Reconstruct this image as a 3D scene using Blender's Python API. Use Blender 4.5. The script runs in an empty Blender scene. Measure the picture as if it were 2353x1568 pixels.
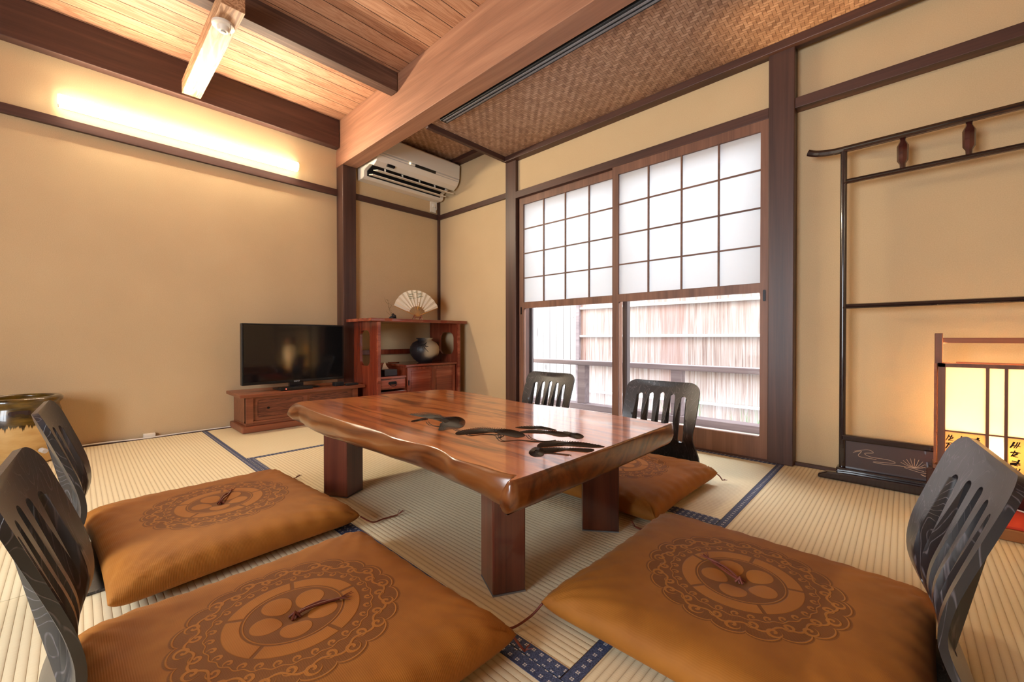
import bpy, bmesh, math, random
from mathutils import Vector, Matrix
from mathutils.geometry import delaunay_2d_cdt
PI = math.pi
sc = bpy.context.scene
COL = sc.collection
rnd = random.Random(7)

# ------------------------------------------------------------------ node helpers
class S:
    """a socket (or number) with arithmetic"""
    nt = None
    def __init__(s, v): s.v = v
    @staticmethod
    def m(op, *a, clamp=False):
        n = S.nt.nodes.new('ShaderNodeMath'); n.operation = op; n.use_clamp = clamp
        for i, x in enumerate(a):
            x = x.v if isinstance(x, S) else x
            if isinstance(x, (int, float)): n.inputs[i].default_value = x
            else: S.nt.links.new(x, n.inputs[i])
        return S(n.outputs[0])
    def __add__(s, o): return S.m('ADD', s, o)
    __radd__ = __add__
    def __sub__(s, o): return S.m('SUBTRACT', s, o)
    def __rsub__(s, o): return S.m('SUBTRACT', o, s)
    def __mul__(s, o): return S.m('MULTIPLY', s, o)
    __rmul__ = __mul__
    def __truediv__(s, o): return S.m('DIVIDE', s, o)
def sstep(x, a, b):      # smooth 0..1 from a to b
    n = S.nt.nodes.new('ShaderNodeMapRange'); n.interpolation_type = 'SMOOTHSTEP'
    S.nt.links.new(x.v, n.inputs[0]); n.inputs[1].default_value = a; n.inputs[2].default_value = b
    return S(n.outputs[0])
def inside(x, a, b, e):  # 1 where a < x < b
    return sstep(x, a - e, a + e) * sstep(x, b + e, b - e)
class Mat:
    def __init__(s, name, rough=.6, spec=.5, metal=0, coat=0, coat_rough=.05, ior=None):
        s.m = bpy.data.materials.new(name); s.m.use_nodes = True
        s.nt = s.m.node_tree; S.nt = s.nt
        s.b = s.nt.nodes['Principled BSDF']; s.out = s.nt.nodes['Material Output']
        i = s.b.inputs
        i['Roughness'].default_value = rough; i['Metallic'].default_value = metal
        i['Specular IOR Level'].default_value = spec; i['Coat Weight'].default_value = coat
        i['Coat Roughness'].default_value = coat_rough
        s._c = None
    def node(s, t, **k):
        n = s.nt.nodes.new(t)
        for a, b in k.items():
            setattr(n, a, b)
        return n
    def link(s, a, b): s.nt.links.new(a.v if isinstance(a, S) else a, b)
    def coord(s):
        if not s._c: s._c = s.node('ShaderNodeTexCoord')
        return s._c.outputs['Object']
    def xyz(s):
        n = s.node('ShaderNodeSeparateXYZ'); s.link(s.coord(), n.inputs[0])
        return [S(o) for o in n.outputs]
    def noise(s, scale=(1, 1, 1), sc_=1, detail=4, rough=.5, dist=0, off=(0, 0, 0)):
        mp = s.node('ShaderNodeMapping'); mp.inputs['Scale'].default_value = scale; mp.inputs['Location'].default_value = off
        s.link(s.coord(), mp.inputs[0])
        n = s.node('ShaderNodeTexNoise'); n.inputs['Scale'].default_value = sc_
        n.inputs['Detail'].default_value = detail; n.inputs['Roughness'].default_value = rough
        n.inputs['Distortion'].default_value = dist
        s.link(mp.outputs[0], n.inputs['Vector'])
        return S(n.outputs[0])
    def ramp(s, f, stops):
        n = s.node('ShaderNodeValToRGB'); r = n.color_ramp
        while len(r.elements) < len(stops): r.elements.new(.5)
        for e, (p, c) in zip(r.elements, stops):
            e.position = p; e.color = (*c[:3], 1)
        s.link(f, n.inputs[0]); return n.outputs[0]
    def mix(s, f, a, b, mode='MIX'):
        n = s.node('ShaderNodeMix', data_type='RGBA', blend_type=mode)
        for sk, v in ((n.inputs[0], f), (n.inputs[6], a), (n.inputs[7], b)):
            if isinstance(v, S): v = v.v
            if isinstance(v, (int, float)): sk.default_value = v
            elif isinstance(v, tuple): sk.default_value = (*v[:3], 1)
            else: s.nt.links.new(v, sk)
        return n.outputs[2]
    def color(s, c):
        if isinstance(c, tuple): s.b.inputs['Base Color'].default_value = (*c[:3], 1)
        else: s.link(c, s.b.inputs['Base Color'])
    def bump(s, h, dist=.001, strength=1):
        n = s.node('ShaderNodeBump'); n.inputs['Distance'].default_value = dist; n.inputs['Strength'].default_value = strength
        s.link(h, n.inputs['Height']); s.link(n.outputs[0], s.b.inputs['Normal']); return n
def lin(r, g, b):
    f = lambda v: (v / 255 / 12.92) if v / 255 <= .04045 else ((v / 255 + .055) / 1.055) ** 2.4
    return (f(r), f(g), f(b))
def plain(name, c, rough=.6, **k):
    m = Mat(name, rough, **k); m.color(c); return m.m
def wood(name, c1, c2, c3=None, axis=0, rough=.5, coat=0, fine=1., scale=1., bump=.0004, spec=.5, cr=.08, rings=0):
    m = Mat(name, rough, coat=coat, spec=spec, coat_rough=cr)
    sc1 = [9 * scale] * 3; sc1[axis] = .55 * scale
    sc2 = [110 * scale] * 3; sc2[axis] = 2.2 * scale
    a = m.noise(tuple(sc1), 1, 5, .55, 1.4 + rings)
    b = m.noise(tuple(sc2), 1, 3, .6, .3)
    if rings:
        w = S.m('FRACT', a * (9. * rings)); w = S.m('ABSOLUTE', w - .5) * 2.
        a = a * .35 + w * .5
    f = a * .72 + b * (.28 * fine)
    col = m.ramp(f, [(.3, c2), (.5, c1), (.68, c3 or c1)])
    m.color(col); m.bump(b, bump, .6)
    return m.m

# ------------------------------------------------------------------ mesh helpers
class MB:
    def __init__(s): s.bm = bmesh.new()
    def box(s, x0, x1, y0, y1, z0, z1, M=None):
        vs = [s.bm.verts.new(v) for v in ((x0, y0, z0), (x1, y0, z0), (x1, y1, z0), (x0, y1, z0), (x0, y0, z1), (x1, y0, z1), (x1, y1, z1), (x0, y1, z1))]
        for f in ((0, 3, 2, 1), (4, 5, 6, 7), (0, 1, 5, 4), (1, 2, 6, 5), (2, 3, 7, 6), (3, 0, 4, 7)):
            s.bm.faces.new([vs[i] for i in f])
        if M: bmesh.ops.transform(s.bm, matrix=M, verts=vs)
        return s
    def prism(s, pts, axis, a0, a1, M=None):
        """pts polygon in the two other axes (cyclic order xyz without axis), extruded along axis"""
        def P(p, a):
            if axis == 0: return (a, p[0], p[1])
            if axis == 1: return (p[0], a, p[1])
            return (p[0], p[1], a)
        A = [s.bm.verts.new(P(p, a0)) for p in pts]; B = [s.bm.verts.new(P(p, a1)) for p in pts]
        n = len(pts)
        s.bm.faces.new(A); s.bm.faces.new(B[::-1])
        for i in range(n): s.bm.faces.new([A[i], B[i], B[(i + 1) % n], A[(i + 1) % n]])
        if M: bmesh.ops.transform(s.bm, matrix=M, verts=A + B)
        return s
    def lathe(s, prof, c=(0, 0, 0), n=40, M=None, closed=False):
        rings = []
        for r, z in prof:
            if r < 1e-6: rings.append([s.bm.verts.new((c[0], c[1], c[2] + z))])
            else: rings.append([s.bm.verts.new((c[0] + r * math.cos(2 * PI * i / n), c[1] + r * math.sin(2 * PI * i / n), c[2] + z)) for i in range(n)])
        for A, B in zip(rings, rings[1:]):
            for i in range(n):
                j = (i + 1) % n
                q = [A[i % len(A)], A[j % len(A)], B[j % len(B)], B[i % len(B)]]
                u = []
                for v in q:
                    if v not in u: u.append(v)
                if len(u) > 2: s.bm.faces.new(u)
        if M: bmesh.ops.transform(s.bm, matrix=M, verts=[v for r in rings for v in r])
        return s
    def tube(s, path, r, n=8, taper=None, cap=True):
        path = [Vector(p) for p in path]; rings = []
        up = Vector((0, 0, 1))
        for i, p in enumerate(path):
            d = (path[min(i + 1, len(path) - 1)] - path[max(i - 1, 0)]).normalized()
            a = d.cross(up)
            if a.length < .05: a = d.cross(Vector((1, 0, 0)))
            a.normalize(); b = d.cross(a)
            rr = r if taper is None else r * taper[i] if isinstance(taper, list) else r * (1 - (1 - taper) * i / (len(path) - 1))
            rings.append([s.bm.verts.new(p + (a * math.cos(2 * PI * k / n) + b * math.sin(2 * PI * k / n)) * rr) for k in range(n)])
        for A, B in zip(rings, rings[1:]):
            for i in range(n): s.bm.faces.new([A[i], A[(i + 1) % n], B[(i + 1) % n], B[i]])
        if cap:
            s.bm.faces.new(rings[0][::-1]); s.bm.faces.new(rings[-1])
        return s
    def plate(s, outer, holes, grid, fn, t0, t1):
        """2D plate with holes, dense, mapped by fn(u, v, t) at thickness t0 and t1"""
        pts, edges, faces = [], [], []
        def loop(l):
            k = len(pts); pts.extend(Vector(p) for p in l)
            edges.extend((k + i, k + (i + 1) % len(l)) for i in range(len(l)))
        loop(outer)
        for h in holes: loop(h)
        if grid:
            (us, vs) = grid
            for u in us:
                for v in vs:
                    if inpoly((u, v), outer) and not any(inpoly((u, v), h) for h in holes): pts.append(Vector((u, v)))
        V, E, F, *_ = delaunay_2d_cdt(pts, edges, [], 0, 1e-5)
        tri = []
        for f in F:
            c = sum((V[i] for i in f), Vector((0, 0))) / len(f)
            if inpoly(c, outer) and not any(inpoly(c, h) for h in holes): tri.append(f)
        A = [s.bm.verts.new(fn(v.x, v.y, t0)) for v in V]; B = [s.bm.verts.new(fn(v.x, v.y, t1)) for v in V]
        cnt = {}
        for f in tri:
            s.bm.faces.new([A[i] for i in f][::-1]); s.bm.faces.new([B[i] for i in f])
            for i in range(len(f)):
                a, b = f[i], f[(i + 1) % len(f)]
                if (b, a) in cnt: cnt.pop((b, a))
                else: cnt[(a, b)] = 1
        for a, b in cnt: s.bm.faces.new([A[a], A[b], B[b], B[a]])
        for v in [v for v in A + B if not v.link_faces]: s.bm.verts.remove(v)
        return s
    def build(s, name, mat, parent=None, bevel=0, smooth=False, local=False, origin=None, segs=2, label=None, auto=False):
        bm = s.bm
        bmesh.ops.recalc_face_normals(bm, faces=bm.faces)
        if origin is None:
            origin = Vector((0, 0, 0))
            if parent is not None and not local: origin = world_loc(parent)
            elif parent is None and not local and bm.verts:
                xs = [v.co for v in bm.verts]
                origin = Vector(((min(v.x for v in xs) + max(v.x for v in xs)) / 2, (min(v.y for v in xs) + max(v.y for v in xs)) / 2, min(v.z for v in xs)))
        origin = Vector(origin)
        if origin.length: bmesh.ops.translate(bm, vec=-origin, verts=bm.verts)
        me = bpy.data.meshes.new(name); bm.to_mesh(me); bm.free()
        o = bpy.data.objects.new(name, me); COL.objects.link(o)
        if parent is None: o.location = origin
        else: o.parent = parent
        for m in (mat if isinstance(mat, list) else [mat]): me.materials.append(m)
        if smooth or auto:
            for p in me.polygons: p.use_smooth = True
        if auto: me.set_sharp_from_angle(angle=math.radians(40))
        if bevel:
            b = o.modifiers.new('bevel', 'BEVEL'); b.width = bevel; b.segments = segs; b.limit_method = 'ANGLE'; b.angle_limit = .6
            b.harden_normals = False
        if label: o['label'] = label
        return o
def world_loc(o):
    l = Vector(o.location)
    while o.parent: o = o.parent; l += Vector(o.location)
    return l
def inpoly(p, poly):
    x, y = p[0], p[1]; c = False; n = len(poly); j = n - 1
    for i in range(n):
        xi, yi = poly[i][0], poly[i][1]; xj, yj = poly[j][0], poly[j][1]
        if (yi > y) != (yj > y) and x < (xj - xi) * (y - yi) / (yj - yi) + xi: c = not c
        j = i
    return c
def rrect(x0, x1, y0, y1, r, n=6):
    P = []
    for cx, cy, a in ((x1 - r, y1 - r, 0), (x0 + r, y1 - r, 90), (x0 + r, y0 + r, 180), (x1 - r, y0 + r, 270)):
        for k in range(n + 1):
            t = math.radians(a + 90 * k / n); P.append((cx + r * math.cos(t), cy + r * math.sin(t)))
    return P
def thing(name, label, cat, loc, rz=0, group=None, scale=None):
    o = bpy.data.objects.new(name, None); COL.objects.link(o); o.empty_display_size = .05
    o.location = loc; o.rotation_euler = (0, 0, rz); o['label'] = label; o['category'] = cat
    if group: o['group'] = group
    if scale: o.scale = scale
    return o
def tag(o, label, cat, group=None, kind=None):
    o['label'] = label; o['category'] = cat
    if group: o['group'] = group
    if kind: o['kind'] = kind
    return o
def struct(o): o['kind'] = 'structure'; return o
def dup(root, loc, rz, label):
    r = root.copy(); COL.objects.link(r); r.location = loc; r.rotation_euler = (0, 0, rz); r['label'] = label
    for ch in list(root.children):
        c = ch.copy(); COL.objects.link(c); c.parent = r
        for g in ch.children:
            d = g.copy(); COL.objects.link(d); d.parent = c
    return r
def smooth_path(P, n=6, closed=False):
    P = [Vector(p) for p in P]; out = []
    N = len(P); rng = range(N) if closed else range(N - 1)
    for i in rng:
        if closed: a, b, c, d = P[(i - 1) % N], P[i], P[(i + 1) % N], P[(i + 2) % N]
        else: a, b, c, d = P[max(i - 1, 0)], P[i], P[i + 1], P[min(i + 2, N - 1)]
        for k in range(n):
            t = k / n
            out.append(.5 * ((2 * b) + (c - a) * t + (2 * a - 5 * b + 4 * c - d) * t * t + (3 * b - a - 3 * c + d) * t ** 3))
    if not closed: out.append(P[-1])
    return out

# ------------------------------------------------------------------ materials
def make_plaster():
    m = Mat('sand_plaster', .95, spec=.15)
    a = m.noise((1, 1, 1), 260, 3, .6); b = m.noise((1, 1, 1), 2.2, 3, .5)
    m.color(m.ramp(a * .6 + b * .4, [(.3, lin(196, 171, 134)), (.7, lin(213, 189, 150))]))
    m.bump(a, .0012, .35); return m.m
PLASTER = make_plaster()
POST = wood('dark_post_wood', lin(78, 52, 44), lin(56, 36, 32), lin(96, 66, 54), axis=2, rough=.45)
POSTX = wood('dark_rail_wood_x', lin(78, 50, 42), lin(54, 34, 30), lin(94, 62, 50), axis=0, rough=.45)
POSTY = wood('dark_rail_wood_y', lin(74, 48, 42), lin(52, 33, 30), lin(92, 62, 52), axis=1, rough=.5)
DOORW = wood('door_frame_wood', lin(122, 84, 66), lin(92, 62, 50), lin(138, 98, 78), axis=2, rough=.5)
DOORX = wood('door_rail_wood', lin(108, 72, 54), lin(80, 52, 40), lin(124, 86, 66), axis=0, rough=.5)
BEAM = wood('brown_beam_wood', lin(158, 112, 86), lin(130, 90, 68), lin(178, 132, 102), axis=0, rough=.6)
PURLIN = wood('weathered_purlin_wood', lin(92, 66, 54), lin(58, 42, 38), lin(128, 98, 80), axis=1, rough=.7)
LIGHTW = wood('pale_cedar_wood', lin(196, 152, 114), lin(150, 106, 72), lin(214, 176, 138), axis=0, rough=.6, rings=1, scale=.8)
def make_boards():
    m = Mat('cedar_ceiling_boards', .6, spec=.3)
    x, y, z = m.xyz()
    u = x / .118; fr = S.m('FRACT', u); fl = S.m('FLOOR', u)
    wn = m.node('ShaderNodeTexWhiteNoise', noise_dimensions='1D'); m.link(fl, wn.inputs['W'])
    tone = S(wn.outputs[0])
    cmb = m.node('ShaderNodeCombineXYZ'); m.link(x * 16. + tone * 40., cmb.inputs[0]); m.link(y * 1.3 + tone * 9., cmb.inputs[1])
    n1 = m.node('ShaderNodeTexNoise'); n1.inputs['Scale'].default_value = 1; n1.inputs['Detail'].default_value = 5; n1.inputs['Distortion'].default_value = 1.6
    m.link(cmb.outputs[0], n1.inputs['Vector'])
    w = S.m('FRACT', S(n1.outputs[0]) * 7.); w = S.m('ABSOLUTE', w - .5) * 2.
    vo = m.node('ShaderNodeTexVoronoi'); vo.inputs['Scale'].default_value = 3.2; m.link(m.coord(), vo.inputs['Vector'])
    knot = sstep(S(vo.outputs['Distance']), .045, .02)
    f = w * .45 + S(n1.outputs[0]) * .3 + tone * .25
    col = m.ramp(f, [(.15, lin(150, 104, 78)), (.5, lin(182, 136, 106)), (.85, lin(200, 158, 128))])
    col = m.mix(knot * .6, col, lin(120, 66, 40))
    gap = inside(fr, .02, .98, .012)
    col = m.mix(gap, lin(60, 34, 24), col)
    m.color(col); m.bump(gap * .8 + w * .05, .004, .7); return m.m
BOARDS = make_boards()
def make_woven():
    m = Mat('woven_bamboo_ceiling', .55, spec=.35)
    x, y, z = m.xyz()
    w = .0165
    u = S.m('FLOOR', x / w); v = S.m('FLOOR', y / w)
    fu = S.m('FRACT', x / w); fv = S.m('FRACT', y / w)
    a = S.m('FLOORED_MODULO', u + v, 4.); h = S.m('LESS_THAN', a, 1.5)
    eu = inside(fu, .06, .94, .06); ev = inside(fv, .06, .94, .06)
    edge = h * ev + (1. - h) * eu
    nz = m.noise((1, 1, 1), 60, 2, .5); big = m.noise((1, 1, 1), 30, 2, .5)
    wn = m.node('ShaderNodeTexWhiteNoise', noise_dimensions='2D')
    c = m.node('ShaderNodeCombineXYZ'); m.link(u * (1. - h) + S.m('FLOOR', x / (w * 3.)) * h, c.inputs[0]); m.link(v * h + S.m('FLOOR', y / (w * 3.)) * (1. - h), c.inputs[1]); m.link(c.outputs[0], wn.inputs['Vector'])
    f = h * .22 + S(wn.outputs[0]) * .42 + nz * .25 + big * .12
    col = m.ramp(f, [(.1, lin(138, 104, 84)), (.5, lin(176, 140, 114)), (.9, lin(206, 172, 146))])
    m.color(m.mix(edge, lin(98, 64, 46), col)); m.bump(edge * .6 + h * .4, .0016, .8); return m.m
WOVEN = make_woven()
def make_tatami(name, alongx):
    m = Mat(name, .7, spec=.3)
    x, y, z = m.xyz(); c, l = (y, x) if alongx else (x, y)
    p = .0158
    r = S.m('FRACT', c / p); ridge = S.m('SINE', r * PI)
    ridge = S.m('POWER', ridge, .32)
    rush = m.noise((40, 900, 1) if not alongx else (900, 40, 1), 1, 2, .5)
    stagger = S.m('FRACT', l / .0052 + S.m('FLOOR', c / p) * .5)
    big = m.noise((1, 1, 1), 1.6, 3, .5)
    f = rush * .45 + big * .35 + ridge * .2
    col = m.ramp(f, [(.25, lin(212, 195, 152)), (.5, lin(227, 213, 175)), (.8, lin(236, 226, 194))])
    col = m.mix(S.m('SUBTRACT', 1., ridge) * .6, col, lin(164, 138, 98))
    m.color(col); m.bump(ridge * 1. + S.m('SINE', stagger * PI) * .06, .0016, .8); return m.m
TATX = make_tatami('tatami_rush_lengthwise', True); TATY = make_tatami('tatami_rush_crosswise', False)
def make_heri():
    m = Mat('navy_brocade_border', .75, spec=.3)
    x, y, z = m.xyz(); p = .0205
    nz = m.noise((1, 1, 1), 500, 2, .5)
    def dots(ox, oy):
        fx = S.m('ABSOLUTE', S.m('FRACT', (x + ox) / p) - .5); fy = S.m('ABSOLUTE', S.m('FRACT', (y + oy) / p) - .5)
        d = S.m('MAXIMUM', fx, fy)
        cr = S.m('MINIMUM', fx, fy)
        return sstep(d, .2, .17) * sstep(cr, .01, .05)
    d = S.m('MAXIMUM', dots(0, 0), dots(p / 2, p / 2) * 0.)
    col = m.ramp(nz, [(.35, lin(46, 54, 78)), (.65, lin(84, 94, 124))])
    m.color(m.mix(d, col, lin(200, 196, 190))); m.bump(nz, .0006, .5); return m.m
HERI = make_heri()
def make_cushion():
    m = Mat('brown_brocade_cushion', .72, spec=.25)
    m.b.inputs['Sheen Weight'].default_value = .08; m.b.inputs['Sheen Roughness'].default_value = .4
    m.b.inputs['Sheen Tint'].default_value = (1, .75, .5, 1)
    x, y, z = m.xyz()
    r = S.m('SQRT', x * x + y * y); th = S.m('ARCTAN2', y, x)
    R = .205
    rn = r / R
    sc_ = S.m('ABSOLUTE', S.m('SINE', th * 10.))
    edge = .93 + S.m('SQRT', sc_) * .07
    band_out = sstep(rn - edge, .006, -.006)
    outline = inside(rn - edge, -.035, -.02, .005)
    def cell(n, rc, off=0.):   # polar cells: local coords in units of R
        kk = 2 * PI / n
        ta = S.m('FLOORED_MODULO', th + off, kk) - kk / 2
        return ta * rc, rn - rc
    def curl(n, rc, rad, turn, off=0.):
        a_, b_ = cell(n, rc, off); d_ = S.m('SQRT', a_ * a_ + b_ * b_); ph = S.m('ARCTAN2', b_, a_)
        return sstep(S.m('SINE', ph + d_ * turn), -.15, .2) * sstep(d_, rad, rad * .9)
    scroll = S.m('MAXIMUM', curl(16, .86, .075, 95.), curl(16, .785, .062, -110., PI / 16))
    link_ = inside(rn - .823 - S.m('SINE', th * 16.) * .035, -.012, .012, .004)
    scroll = S.m('MAXIMUM', scroll, link_)
    beads = S.m('MAXIMUM', curl(30, .675, .045, 120.), inside(rn - .715 - S.m('SINE', th * 30.) * .01, -.006, .006, .003))
    # five segment ring
    k = 2 * PI / 5
    tf = S.m('FLOORED_MODULO', th + (PI / 5 + .3), k) - PI / 5
    px = r * S.m('COSINE', tf) / R; py = r * S.m('SINE', tf) / R
    seg = inside(rn, .455, .595, .006) * sstep(S.m('ABSOLUTE', py), 0., .001)
    t2 = S.m('FLOORED_MODULO', th + (2 * PI / 5 + .3), k) - PI / 5
    gap = S.m('ABSOLUTE', r * S.m('SINE', t2) / R)
    seg = seg * sstep(gap, .012, .024)
    ring = inside(rn, .425, .437, .004)
    dx = px - .255
    dc = S.m('SQRT', dx * dx + py * py)
    circ = sstep(dc, .138, .13); cl = inside(dc, .14, .155, .004)
    ground = inside(rn, -1., .42, .004)
    lightp = S.m('MAXIMUM', S.m('MAXIMUM', circ, seg), S.m('MAXIMUM', scroll, beads))
    lightp = S.m('MAXIMUM', lightp, S.m('MAXIMUM', ring, outline))
    hatch = S.m('SINE', th * 220.) * .5 + .5
    nz = m.noise((1, 1, 1), 12, 3, .5)
    rib = S.m('SINE', y * (2 * PI / .0032)) * .5 + .5
    base = m.ramp(nz, [(.3, lin(142, 87, 28)), (.7, lin(160, 101, 34))])
    dark = m.mix(hatch * .3, lin(116, 69, 22), lin(138, 84, 30))
    med = m.mix(lightp, dark, lin(166, 105, 37))
    top = sstep(z, .05, .056)
    bo = band_out * top
    m.color(m.mix(bo, base, med)); m.bump(lightp * bo * 1. + rib * .12, .0012, .75); return m.m
CUSH = make_cushion()
CORD = plain('brown_silk_cord', lin(112, 48, 30), .6)
def make_chairwood():
    m = Mat('black_stained_ash', .4, spec=.5, coat=.6, coat_rough=.3)
    a = m.noise((7, 7, 1.6), 1, 3, .45, 1.3)
    w = S.m('FRACT', a * 24.); w = S.m('ABSOLUTE', w - .5) * 2.
    line = sstep(w, .8, .98); b = m.noise((160, 160, 5), 1, 2, .5)
    col = m.mix(line * sstep(b, .3, .6), lin(24, 22, 27), lin(84, 78, 82))
    m.color(col); m.bump(line, .0004, .5); return m.m
CHAIRW = make_chairwood()
def make_table(name, side=False):
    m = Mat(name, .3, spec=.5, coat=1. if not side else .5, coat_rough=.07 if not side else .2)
    a = m.noise((.7, 4.6, 4.6), 1, 5, .55, .9); b = m.noise((3, 90, 90), 1, 3, .6, .2); c = m.noise((1.1, 13, 13), 1, 4, .6, 1.3, off=(3, 1, 0))
    w = S.m('FRACT', a * 6.); w = S.m('ABSOLUTE', w - .5) * 2.
    f = w * .34 + c * .5 + b * .16
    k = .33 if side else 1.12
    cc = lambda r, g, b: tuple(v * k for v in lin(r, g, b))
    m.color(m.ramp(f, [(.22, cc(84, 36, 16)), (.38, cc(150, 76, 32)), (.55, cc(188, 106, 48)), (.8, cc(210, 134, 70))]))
    m.bump(b, .0001, .4); return m.m
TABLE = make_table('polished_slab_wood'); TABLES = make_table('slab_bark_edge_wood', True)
TLEG = wood('dark_table_leg_wood', lin(92, 44, 30), lin(62, 28, 22), lin(112, 58, 38), axis=2, rough=.3, coat=.5)
CARVE = plain('dark_carved_lacquer', lin(40, 30, 20), .7, spec=.12)
FELT = plain('grey_felt_pad', lin(120, 120, 122), .95)
CABW = wood('brown_cabinet_wood', lin(128, 70, 44), lin(96, 48, 30), lin(148, 86, 56), axis=1, rough=.4, coat=.2)
CABD = wood('brown_cabinet_panel', lin(118, 64, 42), lin(84, 42, 28), lin(140, 82, 54), axis=1, rough=.4, rings=1, scale=1.4)
SHELF = wood('red_karin_wood', lin(126, 54, 34), lin(86, 32, 22), lin(152, 76, 50), axis=2, rough=.25, coat=.6)
SHELFY = wood('red_karin_wood_y', lin(136, 60, 40), lin(94, 36, 24), lin(170, 96, 70), axis=1, rough=.25, coat=.6)
LACQ = plain('black_lacquer', lin(34, 20, 20), .22, coat=.7)
LACQR = plain('dark_red_lacquer', lin(58, 22, 20), .25, coat=.6)
LACQP = plain('brown_black_lacquer_panel', lin(58, 38, 36), .4, coat=.3)
BLACK = plain('black_plastic', lin(16, 16, 18), .3); BLACKM = plain('matt_black', lin(20, 20, 22), .6)
IRON = plain('black_iron', lin(24, 22, 24), .4, metal=.6)
SCREEN = plain('glossy_screen', (.006, .006, .007), .07, spec=.8)
WHITEP = plain('cream_white_plastic', lin(232, 224, 210), .35)
WHITEP2 = plain('grey_white_plastic', lin(190, 186, 182), .4)
WIRE = plain('white_cable', lin(228, 222, 212), .5)
REDF = plain('red_felt', lin(196, 62, 42), .95); GOLD = plain('gold_leaf', lin(190, 140, 60), .35, metal=.7)
def translucent(name, c, t=.5, rough=.8):
    m = Mat(name); nt = m.nt; nt.nodes.remove(m.b)
    d = m.node('ShaderNodeBsdfDiffuse'); tr = m.node('ShaderNodeBsdfTranslucent'); mx = m.node('ShaderNodeMixShader')
    n = m.noise((1, 1, 1), 40, 3, .6)
    col = m.mix(n * .08, c, tuple(v * .8 for v in c))
    m.link(col, d.inputs[0]); m.link(col, tr.inputs[0]); mx.inputs[0].default_value = t
    m.link(d.outputs[0], mx.inputs[1]); m.link(tr.outputs[0], mx.inputs[2]); m.link(mx.outputs[0], m.out.inputs[0]); return m.m
SHOJI = translucent('shoji_paper', (.72, .73, .74), .5)
LPAPER = translucent('lantern_paper', (.96, .92, .80), .72)
LPAPER2 = translucent('lantern_script_paper', (.86, .68, .36), .5)
def glass(name, tint=(1, 1, 1), refl=1.):
    m = Mat(name); m.nt.nodes.remove(m.b)
    t = m.node('ShaderNodeBsdfTransparent'); t.inputs[0].default_value = (*tint, 1)
    g = m.node('ShaderNodeBsdfGlossy'); g.inputs['Roughness'].default_value = .02
    fr = m.node('ShaderNodeFresnel'); fr.inputs[0].default_value = 1.12 ; mx = m.node('ShaderNodeMixShader')
    m.link(fr.outputs[0], mx.inputs[0]); m.link(t.outputs[0], mx.inputs[1]); m.link(g.outputs[0], mx.inputs[2]); m.link(mx.outputs[0], m.out.inputs[0]); return m.m
GLASS = glass('window_glass', (.97, .98, .98))
def emit(name, c, st):
    m = Mat(name); m.nt.nodes.remove(m.b); e = m.node('ShaderNodeEmission'); e.inputs[0].default_value = (*c, 1); e.inputs[1].default_value = st
    m.link(e.outputs[0], m.out.inputs[0]); return m.m

# ------------------------------------------------------------------ room
XA, XB, YW, YP = -3.60, -3.52, 2.50, 2.53     # left wall, bay wall, window-wall face, its plaster
YBAY, YALC = 2.61, 2.56
XR, YBK, ZC, ZW = 1.75, -1.70, 2.52, 2.155
def sbox(name, b, mat, bevel=0): return struct(MB().box(*b).build(name, mat, bevel=bevel))
sbox('floor', (XA - .1, XR + .1, YBK - .1, 2.75, -.12, -.001), plain('floor_board', lin(96, 70, 52), .6))
sbox('wall_left', (XA - .1, XA, YBK - .1, 1.6, 0, 2.7), PLASTER)
sbox('wall_bay', (XA - .1, XB, 1.64, YBAY + .1, 0, 2.7), PLASTER)
sbox('wall_bay_end', (XB, -2.44, YBAY, YBAY + .1, 0, 2.7), PLASTER)
sbox('wall_window_top', (-2.44, -.41, YP, YP + .1, 1.84, 2.7), PLASTER)
sbox('wall_alcove', (-.46, XR + .1, YALC, YALC + .1, 0, 2.7), PLASTER)
sbox('wall_right', (XR, XR + .1, YBK - .1, 2.66, 0, 2.7), PLASTER)
# rear wall with a wide garden window behind the camera
wb = MB(); wb.box(XA, XR, YBK - .1, YBK, 0, .35).box(XA, XR, YBK - .1, YBK, 1.6, 2.7).box(XA, -1.7, YBK - .1, YBK, .35, 1.6).box(-.3, XR, YBK - .1, YBK, .35, 1.6)
struct(wb.build('wall_back', PLASTER))
sbox('ceiling', (XA - .1, XR + .1, YBK - .1, 1.60, ZC, ZC + .06), BOARDS)
sbox('ceiling_woven', (-2.43, XR + .1, 1.70, YP + .07, ZW, ZW + .03), WOVEN)
sbox('ceiling_bay', (XA, -2.40, 1.66, YBAY + .05, 2.385, 2.42), WOVEN)
sbox('ceiling_roof', (XA - .1, XR + .1, YBK - .1, 2.72, 2.70, 2.76), POSTX)
# beams, posts and rails of the frame
bm_ = MB().box(XA, XR, 1.572, 1.70, 2.13, 2.275)
struct(bm_.build('trim_main_beam', BEAM, bevel=.003))
sbox('trim_beam_plank', (XA, XR, 1.577, 1.69, 2.277, ZC), BEAM, .002)
sbox('trim_wall_beam', (XA, -3.53, YBK, 1.572, 2.284, ZC), POSTY, .004)
sbox('trim_purlin', (-2.685, -2.60, YBK, 1.572, 2.385, ZC), PURLIN, .004)
sbox('trim_tie_beam', (-3.53, -2.44, .503, .606, 2.298, 2.384), LIGHTW, .002)
sbox('trim_corner_post', (XA, -3.475, 1.575, 1.692, 0, 2.13), POST, .004)
sbox('trim_left_rail', (XA, -3.575, YBK, 1.575, 1.885, 1.94), POSTY, .002)
sbox('trim_bay_rail', (XB, -3.498, 1.692, YBAY, 1.868, 1.918), POSTY, .002)
sbox('trim_bay_end_rail', (XB, -2.44, 2.588, YBAY, 1.868, 1.914), POSTX, .002)
sbox('trim_bay_corner', (XB, -3.497, 2.588, YBAY, 0, 2.385), POST, .002)
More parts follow.
